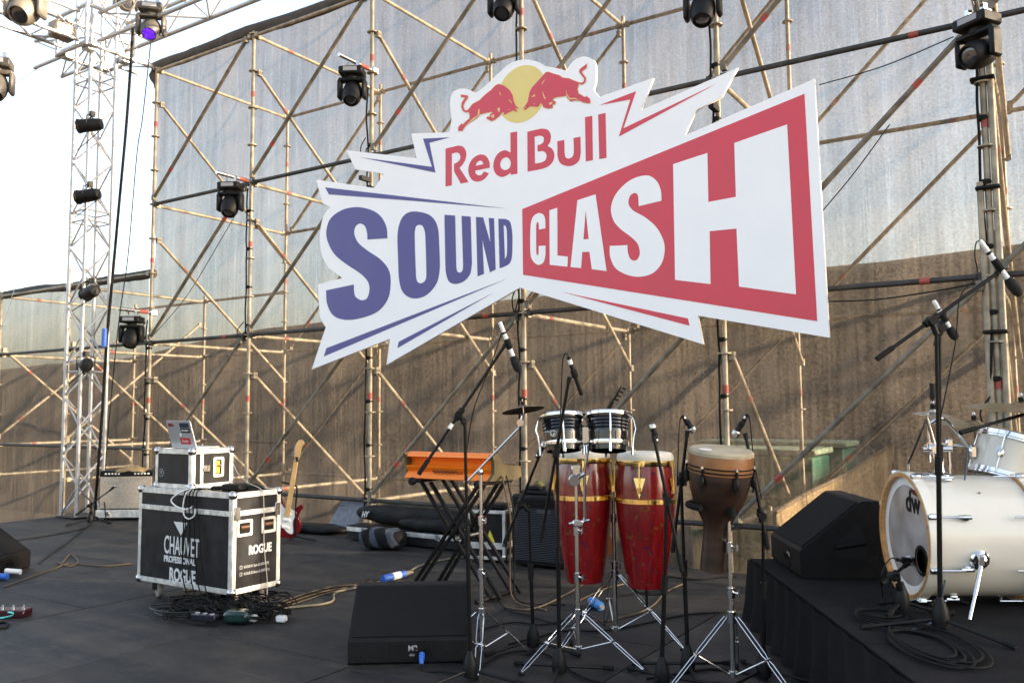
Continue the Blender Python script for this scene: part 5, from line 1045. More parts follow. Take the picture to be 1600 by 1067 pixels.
for yy in (KY - .03, KY + .24):
    tl_, tr_ = V((kl + .16, yy, kz - .03)), V((kr - .03, yy, kz - .03)); bl_, br_ = fl(678, 915), fl(742, 944); bl_, br_ = V((bl_.x + (.05 if yy > KY else 0), yy, .015)), V((br_.x + .02, yy, .015))
    for off in (0, .10):
        MB().box((tl_ + br_) / 2 + V((off * .9, .014, 0)), (.028, .02, (tl_ - br_).length), (br_ - tl_).to_track_quat('Z', 'Y').to_matrix()).build('leg', blackm, ks_)
        MB().box((tr_ + bl_) / 2 + V((-off * .55, -.014, 0)), (.028, .02, (tr_ - bl_).length), (bl_ - tr_).to_track_quat('Z', 'Y').to_matrix()).build('leg', blackm, ks_)
for e in ((kl + .16, kz - .03), (kr - .03, kz - .03)):
    MB().box((e[0], KY + .1, e[1] + .012), (.05, .42, .028), bev=.006).build('support_arm', rubber, ks_)
    MB().lathe([(0, 0), (.03, 0), (.032, .02), (.024, .035), (0, .035)], 12, zframe((e[0], KY - .115, e[1] + .012), (0, -1, 0))).build('knob', blackp, ks_)
for xx in (fl(678, 915).x, fl(742, 944).x + .02): MB().tube((xx, KY - .2, .018), (xx, KY + .36, .018), .016, 8).build('foot_bar', blackm, ks_)
c = (V((kl + .16, 0, kz)) + V((fl(742, 944).x, 0, 0))) / 2; MB().tube((c.x + .06, KY - .06, c.z), (c.x + .06, KY + .28, c.z), .016, 10).build('axle', dullchrome, ks_)
for k, (dx, m_) in enumerate(((.03, tanrope), (.07, rubber))):
    cable('keyboard_lead', [(kr + dx, KY + .1, kz + .03), (kr + dx + .05, KY + .05, kz - .02), (kr + dx + .09, KY + .08, kz - .3), (kr + dx + .10, KY + .05, .2), (kr + dx + .16, KY + .02, .012), (kr + .5 + dx, KY - .1 + .2 * k, .01)], .006, m_, ('brown lead hanging from the walnut end of the orange keyboard', 'black lead hanging from the walnut end of the orange keyboard')[k])

# ================================================================== GUITAR, BAGS
gp = fl(455, 846); dgt = dep(gp); gb_ = pd(449, 806, dgt); hd_ = pd(468, 691, dgt); ax = (hd_ - gb_).normalized(); side = FW.cross(ax).normalized() * -1; T = frame(gb_, ax.cross(-FW).normalized() * -1, ax)
T = frame(gb_, RT - ax * RT.dot(ax), ax)
gt = thing('electric_guitar', 'red electric guitar with maple neck leaning on a stand beside the flight case', 'guitar', gp)
redl = mat('red lacquer', (.12, .003, .004), .15, coat=.7); body = smooth([(-.09, -.22, 1), (0, -.235, 1), (.10, -.215, 1), (.155, -.14, 1), (.15, -.05, 1), (.115, .0, 1), (.125, .06, 1), (.15, .12, 1), (.115, .14, 1), (.05, .075, 1), (-.03, .075, 1), (-.10, .18, 1), (-.15, .17, 1), (-.135, .06, 1), (-.12, 0, 1), (-.165, -.08, 1), (-.155, -.17, 1)])
curve_plate([body], T, .045, 'body', redl, gt, -.045); curve_plate([smooth([(-.07, -.08, 1), (.03, -.17, 1), (.09, -.17, 1), (.07, -.05, 1), (.09, .05, 1), (.04, .08, 1), (-.04, .08, 1), (-.10, .13, 1), (-.11, .05, 1)])], T, .003, 'pickguard', white, gt, .001)
curve_plate([[(-.028, .0), (.028, .0), (.021, .62), (-.021, .62)]], T, .02, 'neck', neckw, gt, .005); MB().box(T @ V((0, .62, .02)), (.05, .012, .05)).build('nut', blackp, gt)
hs2 = curve_plate([smooth([(-.021, .62), (.021, .62), (.03, .66, 1), (.035, .76, 1), (.055, .80, 1), (.03, .83, 1), (-.01, .82, 1), (-.035, .74, 1)])], T, .015, 'headstock', neckw, gt, .004)
for k in range(6): MB().tube(T @ V((-.03 + .002 * k, .655 + k * .024, .012)), T @ V((-.055 + .002 * k, .655 + k * .024, .012)), .005, 6).build('tuner', chrome, hs2)
for yy in (-.12, -.04, .03): MB().box(T @ V((0, yy, .008)), (.075, .02, .02), T.to_3x3()).build('pickup', white, gt)
gs = thing('guitar_stand', 'black stand with hooked neck rest holding the red guitar', 'guitar stand', gp + V((.1, .05, 0))); b = MB(); q = pd(462, 838, dgt); b.path(cr([q, pd(462, 790, dgt), pd(464, 765, dgt), pd(460, 758, dgt), pd(440, 753, dgt)], 5), .009, 6); b.build('post', blackm, gs)
q = fl(462, 846)
for k in range(3): a = .6 + k * 2.094; MB().tube(pd(462, 838, dgt), V((q.x + .22 * cos(a), q.y + .22 * sin(a), .01)), .008, 6).build('leg', blackm, gs)
# grey bag leaning on the back
p0 = fl(507, 829); p1 = fl(546, 834); dq = dep(p0); T = frame(p0, (p1 - p0), pd(530, 777, dq + .15) - p0); gbag = thing('grey_bag', 'upright grey padded bag leaning near the back of the stage', 'bag', p0 + (p1 - p0) / 2)
W_ = (p1 - p0).length; H_ = .43
sh_ = [(.01, .0), (W_ - .01, 0), (W_ + .06, .05), (W_ + .13, H_ - .05), (W_ + .10, H_), (.16, H_), (.10, H_ - .04), (0, .05)]
b = MB(); z = T.to_3x3() @ V((0, 0, 1)); b.prism(sh_, p0, T.to_3x3() @ V((1, 0, 0)), T.to_3x3() @ V((0, 1, 0)), z, -.14); o = b.build('shell', greyfab, gbag); md = o.modifiers.new('bev', 'BEVEL'); md.width = .02; md.segments = 2
curve_plate([[(.10, H_ - .11), (.19, H_ - .10), (.19, H_ - .108), (.10, H_ - .118)]], T, .003, 'zip', blackp, gbag, .002)
MB().path([T @ V((W_ + .03, .05, -.02)), T @ V((W_ + .10, .2, -.05)), T @ V((W_ + .12, H_ - .06, -.03))], .012, 6).build('strap', mat('tan strap', (.3, .17, .07), .7), gbag)
# flat silver-edged road case and black soft bags on it
fx0, fx1, fy0, fy1 = 4.30, 6.05, -.47, -.20
fcs = thing('road_case', 'long flat silver edged road case lying under black soft bags', 'road case', ((fx0 + fx1) / 2, (fy0 + fy1) / 2, 0))
MB().box(((fx0 + fx1) / 2, (fy0 + fy1) / 2, .09), (fx1 - fx0, fy1 - fy0, .14)).build('body', laminate, fcs)
for zz in (.125,): MB().box(((fx0 + fx1) / 2, fy0 - .003, zz), (fx1 - fx0, .01, .045), bev=.002).build('edge_angle', caseal, fcs)
for xx in (fx0 + .25, fx0 + .75, fx0 + 1.25):
    MB().box((xx, fy0 - .008, .12), (.06, .014, .06), bev=.004).build('latch', dullchrome, fcs); b = MB(); b.path([V((xx + .02, fy0 - .02, .07)) + V((.014 * cos(k * pi / 6), 0, .026 * sin(k * pi / 6))) for k in range(12)], .003, 5, closed=True); b.build('latch_ring', chrome, fcs)
def soft_bag(name, label, c, size, seed, m, rz=0.0, n=(26, 10)):
    r_ = random.Random(seed); b = MB(); nx, na = n[0], 16; vs = []; R3 = M4.Rotation(rz, 3, 'Z'); ph = [r_.uniform(0, 6) for _ in range(4)]
    for i in range(nx + 1):
        u_ = i / nx; f = min(1, (sin(pi * min(max(u_, .004), .996))) ** .28)
        for k in range(na):
            a = 2 * pi * k / na; ca, sa = cos(a), sin(a); ca = math.copysign(abs(ca) ** .6, ca); sa = math.copysign(abs(sa) ** .6, sa)
            w_ = 1 + .05 * sin(u_ * 14 + a * 2 + ph[0]) + .04 * sin(u_ * 31 + a + ph[1]) + .03 * r_.uniform(-1, 1)
            z = (sa * .5 * f * w_ + .5) * size[2]; z = max(z, 0)
            vs.append(V(c) + R3 @ V(((u_ - .5) * size[0], ca * .5 * size[1] * f * w_, z)))
    fs = [(i * na + k, i * na + (k + 1) % na, (i + 1) * na + (k + 1) % na, (i + 1) * na + k) for i in range(nx) for k in range(na)] + [tuple(range(na)), tuple(nx * na + k for k in range(na))]
    t = thing(name, label, 'bag', c, rz); b.add(vs, fs).build('shell', m, t, ang=60); return t
bagm = mat('bag nylon', (0.006, 0.006, 0.0066), .6, spec=0.2, var=.3, scale=8, bump=.5, bscale=30)
t = soft_bag('keyboard_bag', 'long black keyboard bag with small white logo lying on the road case', (5.12, -.22, .165), (1.75, .28, .22), 3, bagm); text('HY', frame((4.42, -.372, .245), (1, 0, .05), (0, 0, 1)), .085, 'logo_lettering', printw, t, sx=.8, shear=.5, bold=.003)
soft_bag('soft_bag', 'slumped black soft bag in front of the long keyboard bag', (5.45, -.40, .16), (.95, .16, .13), 8, bagm, -.04)
soft_bag('soft_bag', 'flat black bag on the floor behind the red guitar', (3.55, -.25, 0.002), (.95, .3, .10), 12, bagm, .1)
t = soft_bag('striped_bag', 'black bag with grey stripes slumped against the road case', (5.02, -.70, 0.002), (.52, .30, .21), 21, bagm, .08)
sm_ = bpy.data.materials.new('striped nylon'); sm_.use_nodes = True; _n = sm_.node_tree.nodes; _l = sm_.node_tree.links; _p = _n['Principled BSDF']; _p.inputs['Roughness'].default_value = .8; _p.inputs['Specular IOR Level'].default_value = .2
_tc = _n.new('ShaderNodeTexCoord'); _mp = _n.new('ShaderNodeMapping'); _mp.inputs['Rotation'].default_value = (0, .45, 0); _wv = _n.new('ShaderNodeTexWave'); _wv.inputs['Scale'].default_value = 1.75; _wv.inputs['Phase Offset'].default_value = 1.9; _cr = _n.new('ShaderNodeValToRGB'); _cr.color_ramp.interpolation = 'CONSTANT'
_cr.color_ramp.elements[0].color = (.006, .006, .007, 1); _cr.color_ramp.elements[1].color = (.055, .065, .085, 1); _cr.color_ramp.elements[1].position = .66
_l.new(_tc.outputs['Object'], _mp.inputs[0]); _l.new(_mp.outputs[0], _wv.inputs['Vector']); _l.new(_wv.outputs['Fac'], _cr.inputs[0]); _l.new(_cr.outputs[0], _p.inputs['Base Color'])
t.children[0].data.materials[0] = sm_
# ukulele / bass headstock rising behind the bongos and a wooden one behind the conga
hq = pd(942, 634, 6.9); b2 = thing('bass_guitar', 'dark bass guitar neck and headstock rising behind the bongos', 'guitar', fl(925, 900)); e1 = pd(972, 603, 6.9); e0 = pd(905, 720, 6.9); bz = pd(860, 800, 6.9)
MB().tube(e0.lerp(bz, .6), pd(957, 627, 6.9), .022, 8, r1=.016).build('neck', blackm, b2); b = MB(); dn = (e1 - pd(957, 627, 6.9)); b.box((pd(957, 627, 6.9) + e1) / 2, (.05, .018, dn.length), dn.to_track_quat('Z', 'Y').to_matrix(), bev=.006); h2 = b.build('headstock', blackm, b2)
for k in range(4): c = pd(958, 627, 6.9).lerp(e1, .15 + .25 * k); MB().tube(c, c + RT * .035 - UP * .012, .008, 6).build('tuner', blackp, h2)
T = frame(fl(925, 900) + V((0, .05, .36)), RT, UP); curve_plate([body], T, .045, 'body', mat('brown burst', (.12, .035, .01), .25, coat=.5), b2, -.02)
# ================================================================== DRUM RISER AND KIT
U_, V_ = V((.505, -.863, 0)).normalized(), V((.863, .505, 0)).normalized(); RA = V((9.10, -1.66, 0)); RU, RV = 3.1, 2.7
rs = thing('drum_riser', 'low black draped platform under the white drum kit', 'riser', RA + U_ * RU / 2 + V_ * RV / 2)
RP = lambda u, v, z: RA + U_ * u + V_ * v + V((0, 0, z))
R3r = frame((0, 0, 0), U_, V_).to_3x3()
for i in range(3):
    for j in range(2): MB().box(RP((i + .5) * RU / 3, (j + .5) * RV / 2, RZr - .0105), (RU / 3 - .004, RV / 2 - .004, .021), R3r, bev=.0015).build('deck_panel', mat('black carpet', (.008, .008, .009), .9, var=.4, scale=5, bump=.3, bscale=120, spec=.15), rs)
b = MB(); b.box(RP(RU / 2, RV / 2, (RZr - .03) / 2), (RU - .06, RV - .06, RZr - .03), R3r); b.build('frame', blackm, rs)
def drape(p0, p1, nrm, seed):
    r_ = random.Random(seed); n = 70; vs = []
    for i in range(n + 1):
        for j, z in enumerate((RZr - .002, RZr * .66, RZr * .33, .004)):
            q = V(p0).lerp(V(p1), i / n); amp = .012 + .014 * j; vs.append(V((q.x, q.y, z)) + V(nrm) * (.01 + amp * .5 * (1 + sin(i * 1.15 + .4 * sin(i * .3) + seed)) + (.0 if j < 3 else .012)))
    MB().add(vs, [(i * 4 + j, (i + 1) * 4 + j, (i + 1) * 4 + j + 1, i * 4 + j + 1) for i in range(n) for j in range(3)]).build('skirt', fabricb, rs, ang=80)
drape(RP(0, 0, 0), RP(RU, 0, 0), -V_, 1); drape(RP(0, 0, 0), RP(0, RV, 0), -U_, 2)
# fill wedge on the riser
p0 = fl(1204, 872, RZr); p0 = RA + U_ * max(.02, (p0 - RA).dot(U_)) + V_ * max(.03, (p0 - RA).dot(V_)) ; p0.z = RZr + .004
t_, pl_ = wedge('big black wedge floor monitor with side handle on the drum riser', p0, U_, V_, .66, 1.23, 1.02, handle=True)
MB().box(p0 - V_ * .004 + U_ * .42 + V((0, 0, .10)), (.06, .004, .025), R3r).build('badge', silverp, pl_)
# bass drum
pearl = mat('white pearl', (.64, .605, .53), .16, var=.03, scale=4, coat=.6)
hp = fl(1415, 939, RZr); rh = .325; ctr = V((hp.x, hp.y, RZr + rh + .012)); TB = zframe(ctr, V_)               # local z = towards the drummer
bd = thing('bass_drum', 'white bass drum with maple hoop and ported head on the riser', 'bass drum', V((ctr.x, ctr.y, RZr)) + V_ * .25)
MB().lathe([(.300, .05), (.305, .05), (.305, .52), (.300, .52), (.296, .5), (.296, .07)], 64, TB, caps=False).build('shell', pearl, bd, ang=30)
for z0 in (.0, .525):
    MB().lathe([(.300, z0), (.318, z0), (.318, z0 + .045), (.300, z0 + .045), (.300, z0)], 64, TB, caps=False).build('hoop', woodh, bd); MB().lathe([(.3185, z0 + .002), (.3255, z0 + .003), (.3255, z0 + .054), (.3185, z0 + .055)], 64, TB, caps=False).build('hoop_cover', pearl, bd)
ph_ = (-.10, -.12)                            # port hole centre in head plane
def disc(r, n=48, c=(0, 0)): return [(c[0] + r * cos(2 * pi * k / n), c[1] + r * sin(2 * pi * k / n)) for k in range(n)]
smoke = mat('smoky drum head', (.28, .235, .215), .18, col2=(.44, .41, .39), scale=5, detail=2)
TH = TB @ M4.Translation((0, 0, .028))
# orientation of local x/y on the head as seen from the front
xl = TH.to_3x3() @ V((1, 0, 0)); yl = TH.to_3x3() @ V((0, 1, 0)); TF_ = frame(TH.translation, -U_ * -1 if False else U_, (0, 0, 1))
hd = curve_plate([disc(.255, 64), disc(.062, 32, (.155, -.105))], TF_, .001, 'head', smoke, bd); curve_plate([disc(.2995, 64), disc(.2555, 64)], TF_, .001, 'head_edge', white, bd)
MB().lathe([(.058, -.004), (.074, -.003), (.076, .004), (.06, .006)], 32, TF_ @ M4.Translation((.155, -.105, .001)), caps=False).build('port_ring', blackp, hd)
curve_plate([disc(.285, 48)], TF_, .001, 'inner_shade', mat('drum inside', (.02, .018, .016), .9), bd, -.06)
text('dw', TF_ @ M4.Translation((-.01, .125, .0015)), .15, 'logo_lettering', blackp, hd, bold=.004, sx=.95); curve_plate([[(0, 0), (.085, -.012), (.085, .012), (0, .024)]], TF_ @ M4.Translation((.05, .222, .0015)), .0008, 'logo_bar', mat('brown print', (.08, .02, .015), .5), hd)
for k in range(8):
    a = k * pi / 4 + .39; u = V((cos(a), sin(a), 0)); b = MB(); b.box(TB @ (u * .332 + V((0, 0, .028))), (.03, .03, .05), (TB.to_3x3() @ M4.Rotation(a, 3, 'Z')), bev=.006); b.tube(TB @ (u * .332 + V((0, 0, .05))), TB @ (u * .332 + V((0, 0, .17))), .0045, 8); cl = b.build('claw', chrome, bd)
    b = MB(); b.lathe([(0, -.018), (.014, -.016), (.018, 0), (.014, .016), (0, .018)], 12, TB @ M4.Translation(u * .312 + V((0, 0, .185)))); b.tube(TB @ (u * .325 + V((0, 0, .15))), TB @ (u * .325 + V((0, 0, .21))), .011, 8); b.build('lug', chrome, bd)
    b = MB(); b.box(TB @ (u * .332 + V((0, 0, .545))), (.03, .03, .05), (TB.to_3x3() @ M4.Rotation(a, 3, 'Z')), bev=.006); b.tube(TB @ (u * .332 + V((0, 0, .41))), TB @ (u * .332 + V((0, 0, .53))), .0045, 8); b.build('claw', chrome, bd)
# spur on the camera side
camside = U_; sm = ctr + V_ * .24 + U_ * .295 + V((0, 0, -.075)); b = MB(); b.lathe([(0, 0), (.045, 0), (.048, .008), (.04, .018), (0, .022)], 24, zframe(sm, U_ + V((0, 0, -.22)))); sp = b.build('spur_mount', chrome, bd)
ft = sm + U_ * .13 - V_ * .12; ft.z = RZr + .01; MB().tube(sm + U_ * .025, sm.lerp(ft, .6) + U_ * .012, .011, 10).build('spur', chrome, sp); MB().tube(sm.lerp(ft, .55) + U_ * .014, ft, .008, 10).build('spur_tip', chrome, sp); MB().box(sm + U_ * .03, (.04, .04, .06), bev=.01).build('spur_clamp', chrome, sp)
MB().lathe([(0, 0), (.007, 0), (.007, .003), (0, .003)], 12, zframe(ctr + V_ * .3 + U_ * .20 + V((0, 0, .231)), U_ + V((0, 0, 1)))).build('vent', chrome, bd)
# tom mount on top
tm = ctr + V_ * .20 + V((0, 0, .30)); b = MB(); b.lathe([(.06, 0), (.058, .008), (.03, .02), (.024, .05), (.026, .09), (.02, .1), (0, .1)], 20, M4.Translation(tm)); mt = b.build('tom_mount', chrome, bd)
b = MB(); b.tube(tm + V((0, 0, .08)), tm + V((0, 0, .3)) - V_ * .05, .0095, 10); b.build('post', dullchrome, mt); b = MB(); b.box(tm + V((0, 0, .14)) - V_ * .03, (.07, .05, .05), R3r, bev=.01); b.tube(tm + V((0, 0, .14)) - V_ * .08, tm + V((0, 0, .14)) + V_ * .06 + U_ * .02, .016, 10); b.build('clamp', chrome, mt)
for k in range(3): b = MB(); c = tm + V((0, 0, .06 + .05 * k)) + U_ * .03 - V_ * (.02 + .03 * k); b.tube(c, c + U_ * .03, .005, 6); b.tube(c + U_ * .03 - V((0, 0, .014)), c + U_ * .03 + V((0, 0, .014)), .006, 6); b.build('wing_nut', chrome, mt)
# rack tom
dt = dep(ctr) + .10; tc_ = pd(1572, 717, dt); tax = V((0, 0, 1)) + V_ * .34 - U_ * .05; TT = zframe(tc_, tax); rt = .155; hh = .10
tom = thing('rack_tom', 'white rack tom with chrome hoops tilted above the bass drum', 'tom drum', tc_)
MB().lathe([(rt - .004, -hh), (rt, -hh), (rt, hh), (rt - .004, hh)], 48, TT, caps=False).build('shell', pearl, tom)
for z0, s_ in ((hh, 1), (-hh, -1)): MB().lathe([(rt + .002, z0 - .012), (rt + .014, z0 - .012), (rt + .014, z0 - .004), (rt + .009, z0), (rt + .009, z0 + .022), (rt + .004, z0 + .024), (rt + .002, z0)], 48, TT @ (M4() if s_ > 0 else M4.Translation((0, 0, 0))), caps=False).build('hoop', chrome, tom)
MB().lathe([(0, hh + .004), (rt + .003, hh + .004), (rt + .003, hh - .003), (0, hh - .003)], 40, TT).build('batter_head', white, tom); MB().lathe([(0, -hh + .003), (rt + .003, -hh + .003), (rt + .003, -hh - .006), (0, -hh - .006)], 40, TT).build('resonant_head', mat('clear head', (.5, .5, .5), .15), tom)
for k in range(6):
    a = k * pi / 3 + .25; u = V((cos(a), sin(a), 0)); b = MB(); b.tube(TT @ (u * (rt + .012) + V((0, 0, -.03))), TT @ (u * (rt + .012) + V((0, 0, hh))), .004, 8); b.tube(TT @ (u * (rt + .012) + V((0, 0, -hh))), TT @ (u * (rt + .012) + V((0, 0, .03))), .004, 8); b.lathe([(0, -.02), (.014, -.017), (.019, 0), (.014, .017), (0, .02)], 12, TT @ M4.Translation(u * (rt + .004))); b.build('lug', chrome, tom)
u = (TT.inverted().to_3x3() @ (CAM - tc_)); a0_ = atan2(u.y, u.x); b = MB(); c = TT @ V(((rt + .001) * cos(a0_ - .25), (rt + .001) * sin(a0_ - .25), .02)); b.lathe([(.014, 0), (.02, 0), (.02, .002), (.014, .002)], 20, zframe(c, c - (TT @ V((0, 0, .02)))), caps=True); b.build('badge', silverp, tom)
b = MB(); e_ = TT @ V((-.0, 0, 0)); q = tm + V((0, 0, .27)) - V_ * .04; b.path(cr([q, q + V_ * .08 + V((0, 0, .02)), tc_ - V_ * (rt + .03) + V((0, 0, .05)), tc_ - V_ * (rt - .01) + V((0, 0, .02))], 5), .009, 8); b.box(tc_ - V_ * (rt + .02) + V((0, 0, .04)), (.05, .04, .07), R3r, bev=.01); b.build('mount_arm', chrome, tom)
# snare behind / pedals glimpsed under the tom
sn = ctr + V_ * .62 + V((0, 0, .12)) - U_ * .05; t = thing('snare_drum', 'chrome edged snare drum behind the bass drum', 'snare drum', sn); MB().lathe([(.17, -.06), (.178, -.06), (.178, .06), (.17, .06)], 36, M4.Translation(sn)).build('shell', pearl, t)
for z in (-.065, .06): MB().lathe([(.176, z), (.188, z), (.186, z + .018), (.178, z + .018)], 36, M4.Translation(sn), caps=False).build('hoop', chrome, t)
for k in range(3): a = k * 2.1; MB().tube(sn + V((0, 0, -.07)), V((sn.x + .2 * cos(a), sn.y + .2 * sin(a), RZr + .01)), .008, 8).build('stand_leg', chrome, t)
# cymbals with stands
def kit_stand(label, base, top, cpos, lgs=.28, a0=0.4):
    base = V((base.x, base.y, RZr)); t = chrome_stand('cymbal_stand', label, 'cymbal stand', base, V((base.x, base.y, top)), .25, lgs, a0, (.45, .72))
    MB().tube((base.x, base.y, top), cpos + V((0, 0, .05)), .006, 8).build('boom_arm', dullchrome, t)
    MB().tube(cpos + V((0, 0, .022)), cpos + V((0, 0, .045)), .014, 10).build('felt', rubber, t); MB().lathe([(0, .045), (.01, .045), (.012, .055), (.006, .066), (0, .07)], 10, M4.Translation(cpos)).build('wing_nut', chrome, t); return t
c = pd(1596, 634, dt - .1); cymbal('broad bronze ride cymbal over the white rack tom', c, V((0, 0, 1)) - FW * .10 + RT * .02, .265); kit_stand('chrome cymbal stand carrying the broad ride cymbal beside the rack tom', c + V_ * .25 + U_ * .15, c.z - .25, c, .34, 2.3)
c = pd(1522, 662, dt + .35); cymbal('bronze crash cymbal tilted behind the rack tom', c, V((0, 0, 1)) + RT * .14 - FW * .16, .27); kit_stand('chrome cymbal stand carrying the tilted crash cymbal behind the tom mount', c + V_ * .15 - U_ * .3, c.z - .2, c)
c = pd(1458, 645, dt + .12); cymbal('small pale splash cymbal behind the tall riser mic stand', c, V((0, 0, 1)) + RT * .08 - FW * .05, .105, mat('pale bronze', (.45, .4, .33), .35, .9, var=.15)); B = c - V_ * .0 - U_ * .36; kit_stand('chrome stand carrying the small splash cymbal behind the bass drum', B, c.z - .3, c, .2)
b = MB(); b.tube(c + V((0, 0, .07)), c + V((0, 0, .16)), .012, 8); b.tube(c + V((0, 0, .085)), c + V((0, 0, .105)), .0145, 8); tag(b.build('cymbal_clutch', blackp), 'black clutch on the rod above the small splash cymbal', 'clutch')
b = MB(); c3 = pd(1452, 692, dt + .05)
for k in range(4): b.box(c3 + V((0, 0, -.012 * k)), (.07 - .006 * k, .05, .007), R3r)
b.tube(c3 + V((0, 0, -.1)), c3 + V((0, 0, .16)), .009, 8); b.tube(c3, c3 + V_ * .22 + U_ * .02 + V((0, 0, -.02)), .007, 8); b.tube(c3 + V_ * .1, c3 + V_ * .1 + V((0, 0, -.2)), .01, 8); b.box(c3 + V_ * .1, (.04, .04, .05), R3r, bev=.008); tag(b.build('clamp_rail', chrome), 'chrome multi clamp joining the splash stand to the tom mount', 'clamp')
# overhead boom with mic entering over the tom
e0, e1 = pd(1500, 676, dt - .28), pd(1640, 636, dt - .2); Bq = V((e1.x, e1.y, RZr)); t = mic_stand('black overhead mic stand with thick boom crossing the rack tom', Bq, e1, (e0, e1), z0=RZr, legs=.3)
# kick microphone on a low stand
B = fl(1409, 957, RZr); dk = dep(B); mic_stand('very short black mic stand in front of the bass drum port', B, pd(1404, 895, dk), (pd(1378, 912, dk), pd(1416, 882, dk + .1)), z0=RZr, legs=.16, hub=.06)
mic('microphone', 'stubby black microphone aimed into the bass drum port', pd(1402, 874, dk + .06), pd(1426, 876, dk + .22), 'dynamic', lead=[pd(1392, 872, dk + .04), pd(1382, 885, dk), pd(1376, 905, dk - .02), fl(1380, 935, RZr + .008)], r=.026)
cable('drum_lead', [pd(1512, 700, dt - .15), pd(1506, 760, dt - .2), pd(1494, 830, dt - .3), pd(1478, 900, dt - .35), fl(1462, 965, RZr + .01), fl(1420, 985, RZr + .01)], .0045, mat('blue grey cable', (.02, .05, .09), .5), 'blue-grey lead running down from the rack tom past the bass drum')

# ================================================================== BEHIND THE MESH
def dumpster(label, x0, x1, y0, y1, zt):
    t = thing('waste_container', label, 'waste container', ((x0 + x1) / 2, (y0 + y1) / 2, GZ), 0, 'green containers behind the mesh'); g_ = mat('green container paint', (.03, .17, .10), .55, var=.25, scale=3)
    MB().box(((x0 + x1) / 2, (y0 + y1) / 2, (GZ + .12 + zt - .1) / 2), (x1 - x0, y1 - y0, zt - .1 - GZ - .12), bev=.02).build('body', g_, t)
    MB().box(((x0 + x1) / 2, (y0 + y1) / 2, zt - .04), (x1 - x0 + .08, y1 - y0 + .08, .07), bev=.015).build('rim', mat('pale green rim', (.24, .32, .22), .6, var=.2), t)
    for k in range(4): xx = x0 + (x1 - x0) * (k + .5) / 4; MB().box((xx, y0 - .02, (GZ + zt) / 2), (.06, .05, (zt - GZ) * .75)).build('rib', g_, t)
    for xx in (x0 + .15, x1 - .15):
        for yy in (y0 + .12, y1 - .12): MB().lathe([(0, -.03), (.06, -.03), (.06, .03), (0, .03)], 12, zframe((xx, yy, GZ + .06), (0, 1, 0))).build('wheel', rubber, t)
a, c = wl(1078, 698, 2.9), wl(1270, 698, 2.9); dumpster('green waste container with pale rim nearer to the mesh behind the djembe', a.x, c.x, 2.9, 3.7, a.z)
a, c = wl(1095, 687, 4.2), wl(1317, 687, 4.2); dumpster('taller green waste container standing behind the nearer one', a.x, c.x, 4.2, 5.0, a.z)
# burlap fence
XF = wl(1210, 800, .45).x
def xf(px, py):
    d = ray(px, py); return CAM + d * ((XF - CAM.x) / d.x)
top = [xf(1208, 800), xf(1262, 768), xf(1325, 737), xf(1368, 708), xf(1398, 692)]
bf = thing('burlap_fence', 'sunlit tan burlap fence on posts seen through the mesh', 'fence', (XF, top[0].y, GZ)); vs = []
tt = cr(top, 8)
for q in tt:
    for k in range(6): vs.append((XF + .03 * sin(q.y * 7 + k), q.y, GZ + (q.z - GZ) * k / 5))
b = MB(); b.add(vs, [(i * 6 + j, (i + 1) * 6 + j, (i + 1) * 6 + j + 1, i * 6 + j + 1) for i in range(len(tt) - 1) for j in range(5)]); b.build('burlap', mat('burlap', (.26, .185, .095), .95, var=.25, scale=14, bump=.5, bscale=120), bf, ang=80)
MB().path([q + V((.02, 0, 0)) for q in tt], .02, 6).build('top_rope', tanrope, bf)
for q in (top[0], top[2], top[3], top[4]): MB().tube((XF - .03, q.y, GZ), (XF - .03, q.y, q.z + .05), .022, 8).build('post', galv, bf)

# ================================================================== FLOOR CABLES AND SMALL THINGS
FL = lambda *pts: [fl(x, y, .008) for x, y in pts]
cable('extension_cord', FL((790, 862), (745, 868), (700, 873), (660, 882), (640, 892)), .009, mat('pale cable', (.17, .145, .10), .6), 'pale extension cord running from the small rack case to the blue and white plug')
cable('extension_cord', FL((606, 903), (585, 911), (560, 917), (540, 921), (523, 926), (520, 938), (500, 944), (470, 947), (440, 950)), .009, MATS['pale cable'], 'pale extension cord running from the blue and white plug to the cable heap')
for k in range(5): cable('floor_cable', FL((600 - 8 * k, 904 + k), (560 - 6 * k, 912 + 2 * k), (520 - 4 * k, 916 + 3 * k), (480, 926 + 2.5 * k), (440, 940 + 2 * k), (415, 950)), .005, (tanrope, rubber)[k % 2], ('tan floor cable in the run toward the cable heap', 'black floor cable in the run toward the cable heap')[k % 2], 5, 'parallel floor cables toward the heap')
t = thing('cable_plug', 'blue and white cable plug lying on the floor behind the M2 monitor', 'plug', fl(622, 899)); a, c = fl(598, 904, .03), fl(645, 893, .03)
MB().tube(a, a.lerp(c, .3), .028, 12).build('cap', bluep, t); MB().tube(a.lerp(c, .3), a.lerp(c, .55), .031, 12).build('collar', white, t); MB().tube(a.lerp(c, .55), a.lerp(c, .72), .028, 12).build('ring', bluep, t); MB().tube(a.lerp(c, .72), c, .026, 10, r1=.01).build('boot', MATS['pale cable'], t)
t = thing('cable_plug', 'bright blue cable plug lying on the floor under the congas', 'plug', fl(932, 943)); a, c = fl(924, 938, .03), fl(942, 949, .03); MB().tube(a, a.lerp(c, .8), .03, 12).build('body', mat('bright blue plastic', (.04, .22, .6), .4), t); MB().tube(a.lerp(c, .8), c, .016, 10).build('tip', silverp, t)
cable('floor_cable', FL((935, 900), (915, 910), (895, 922), (880, 930), (850, 945), (820, 952), (790, 948)), .006, tanrope, 'tan cable curving over the floor behind the bongo stand')
cable('floor_cable', FL((975, 912), (950, 918), (925, 928), (905, 938)), .006, tanrope, 'short tan cable running to the bright blue plug')
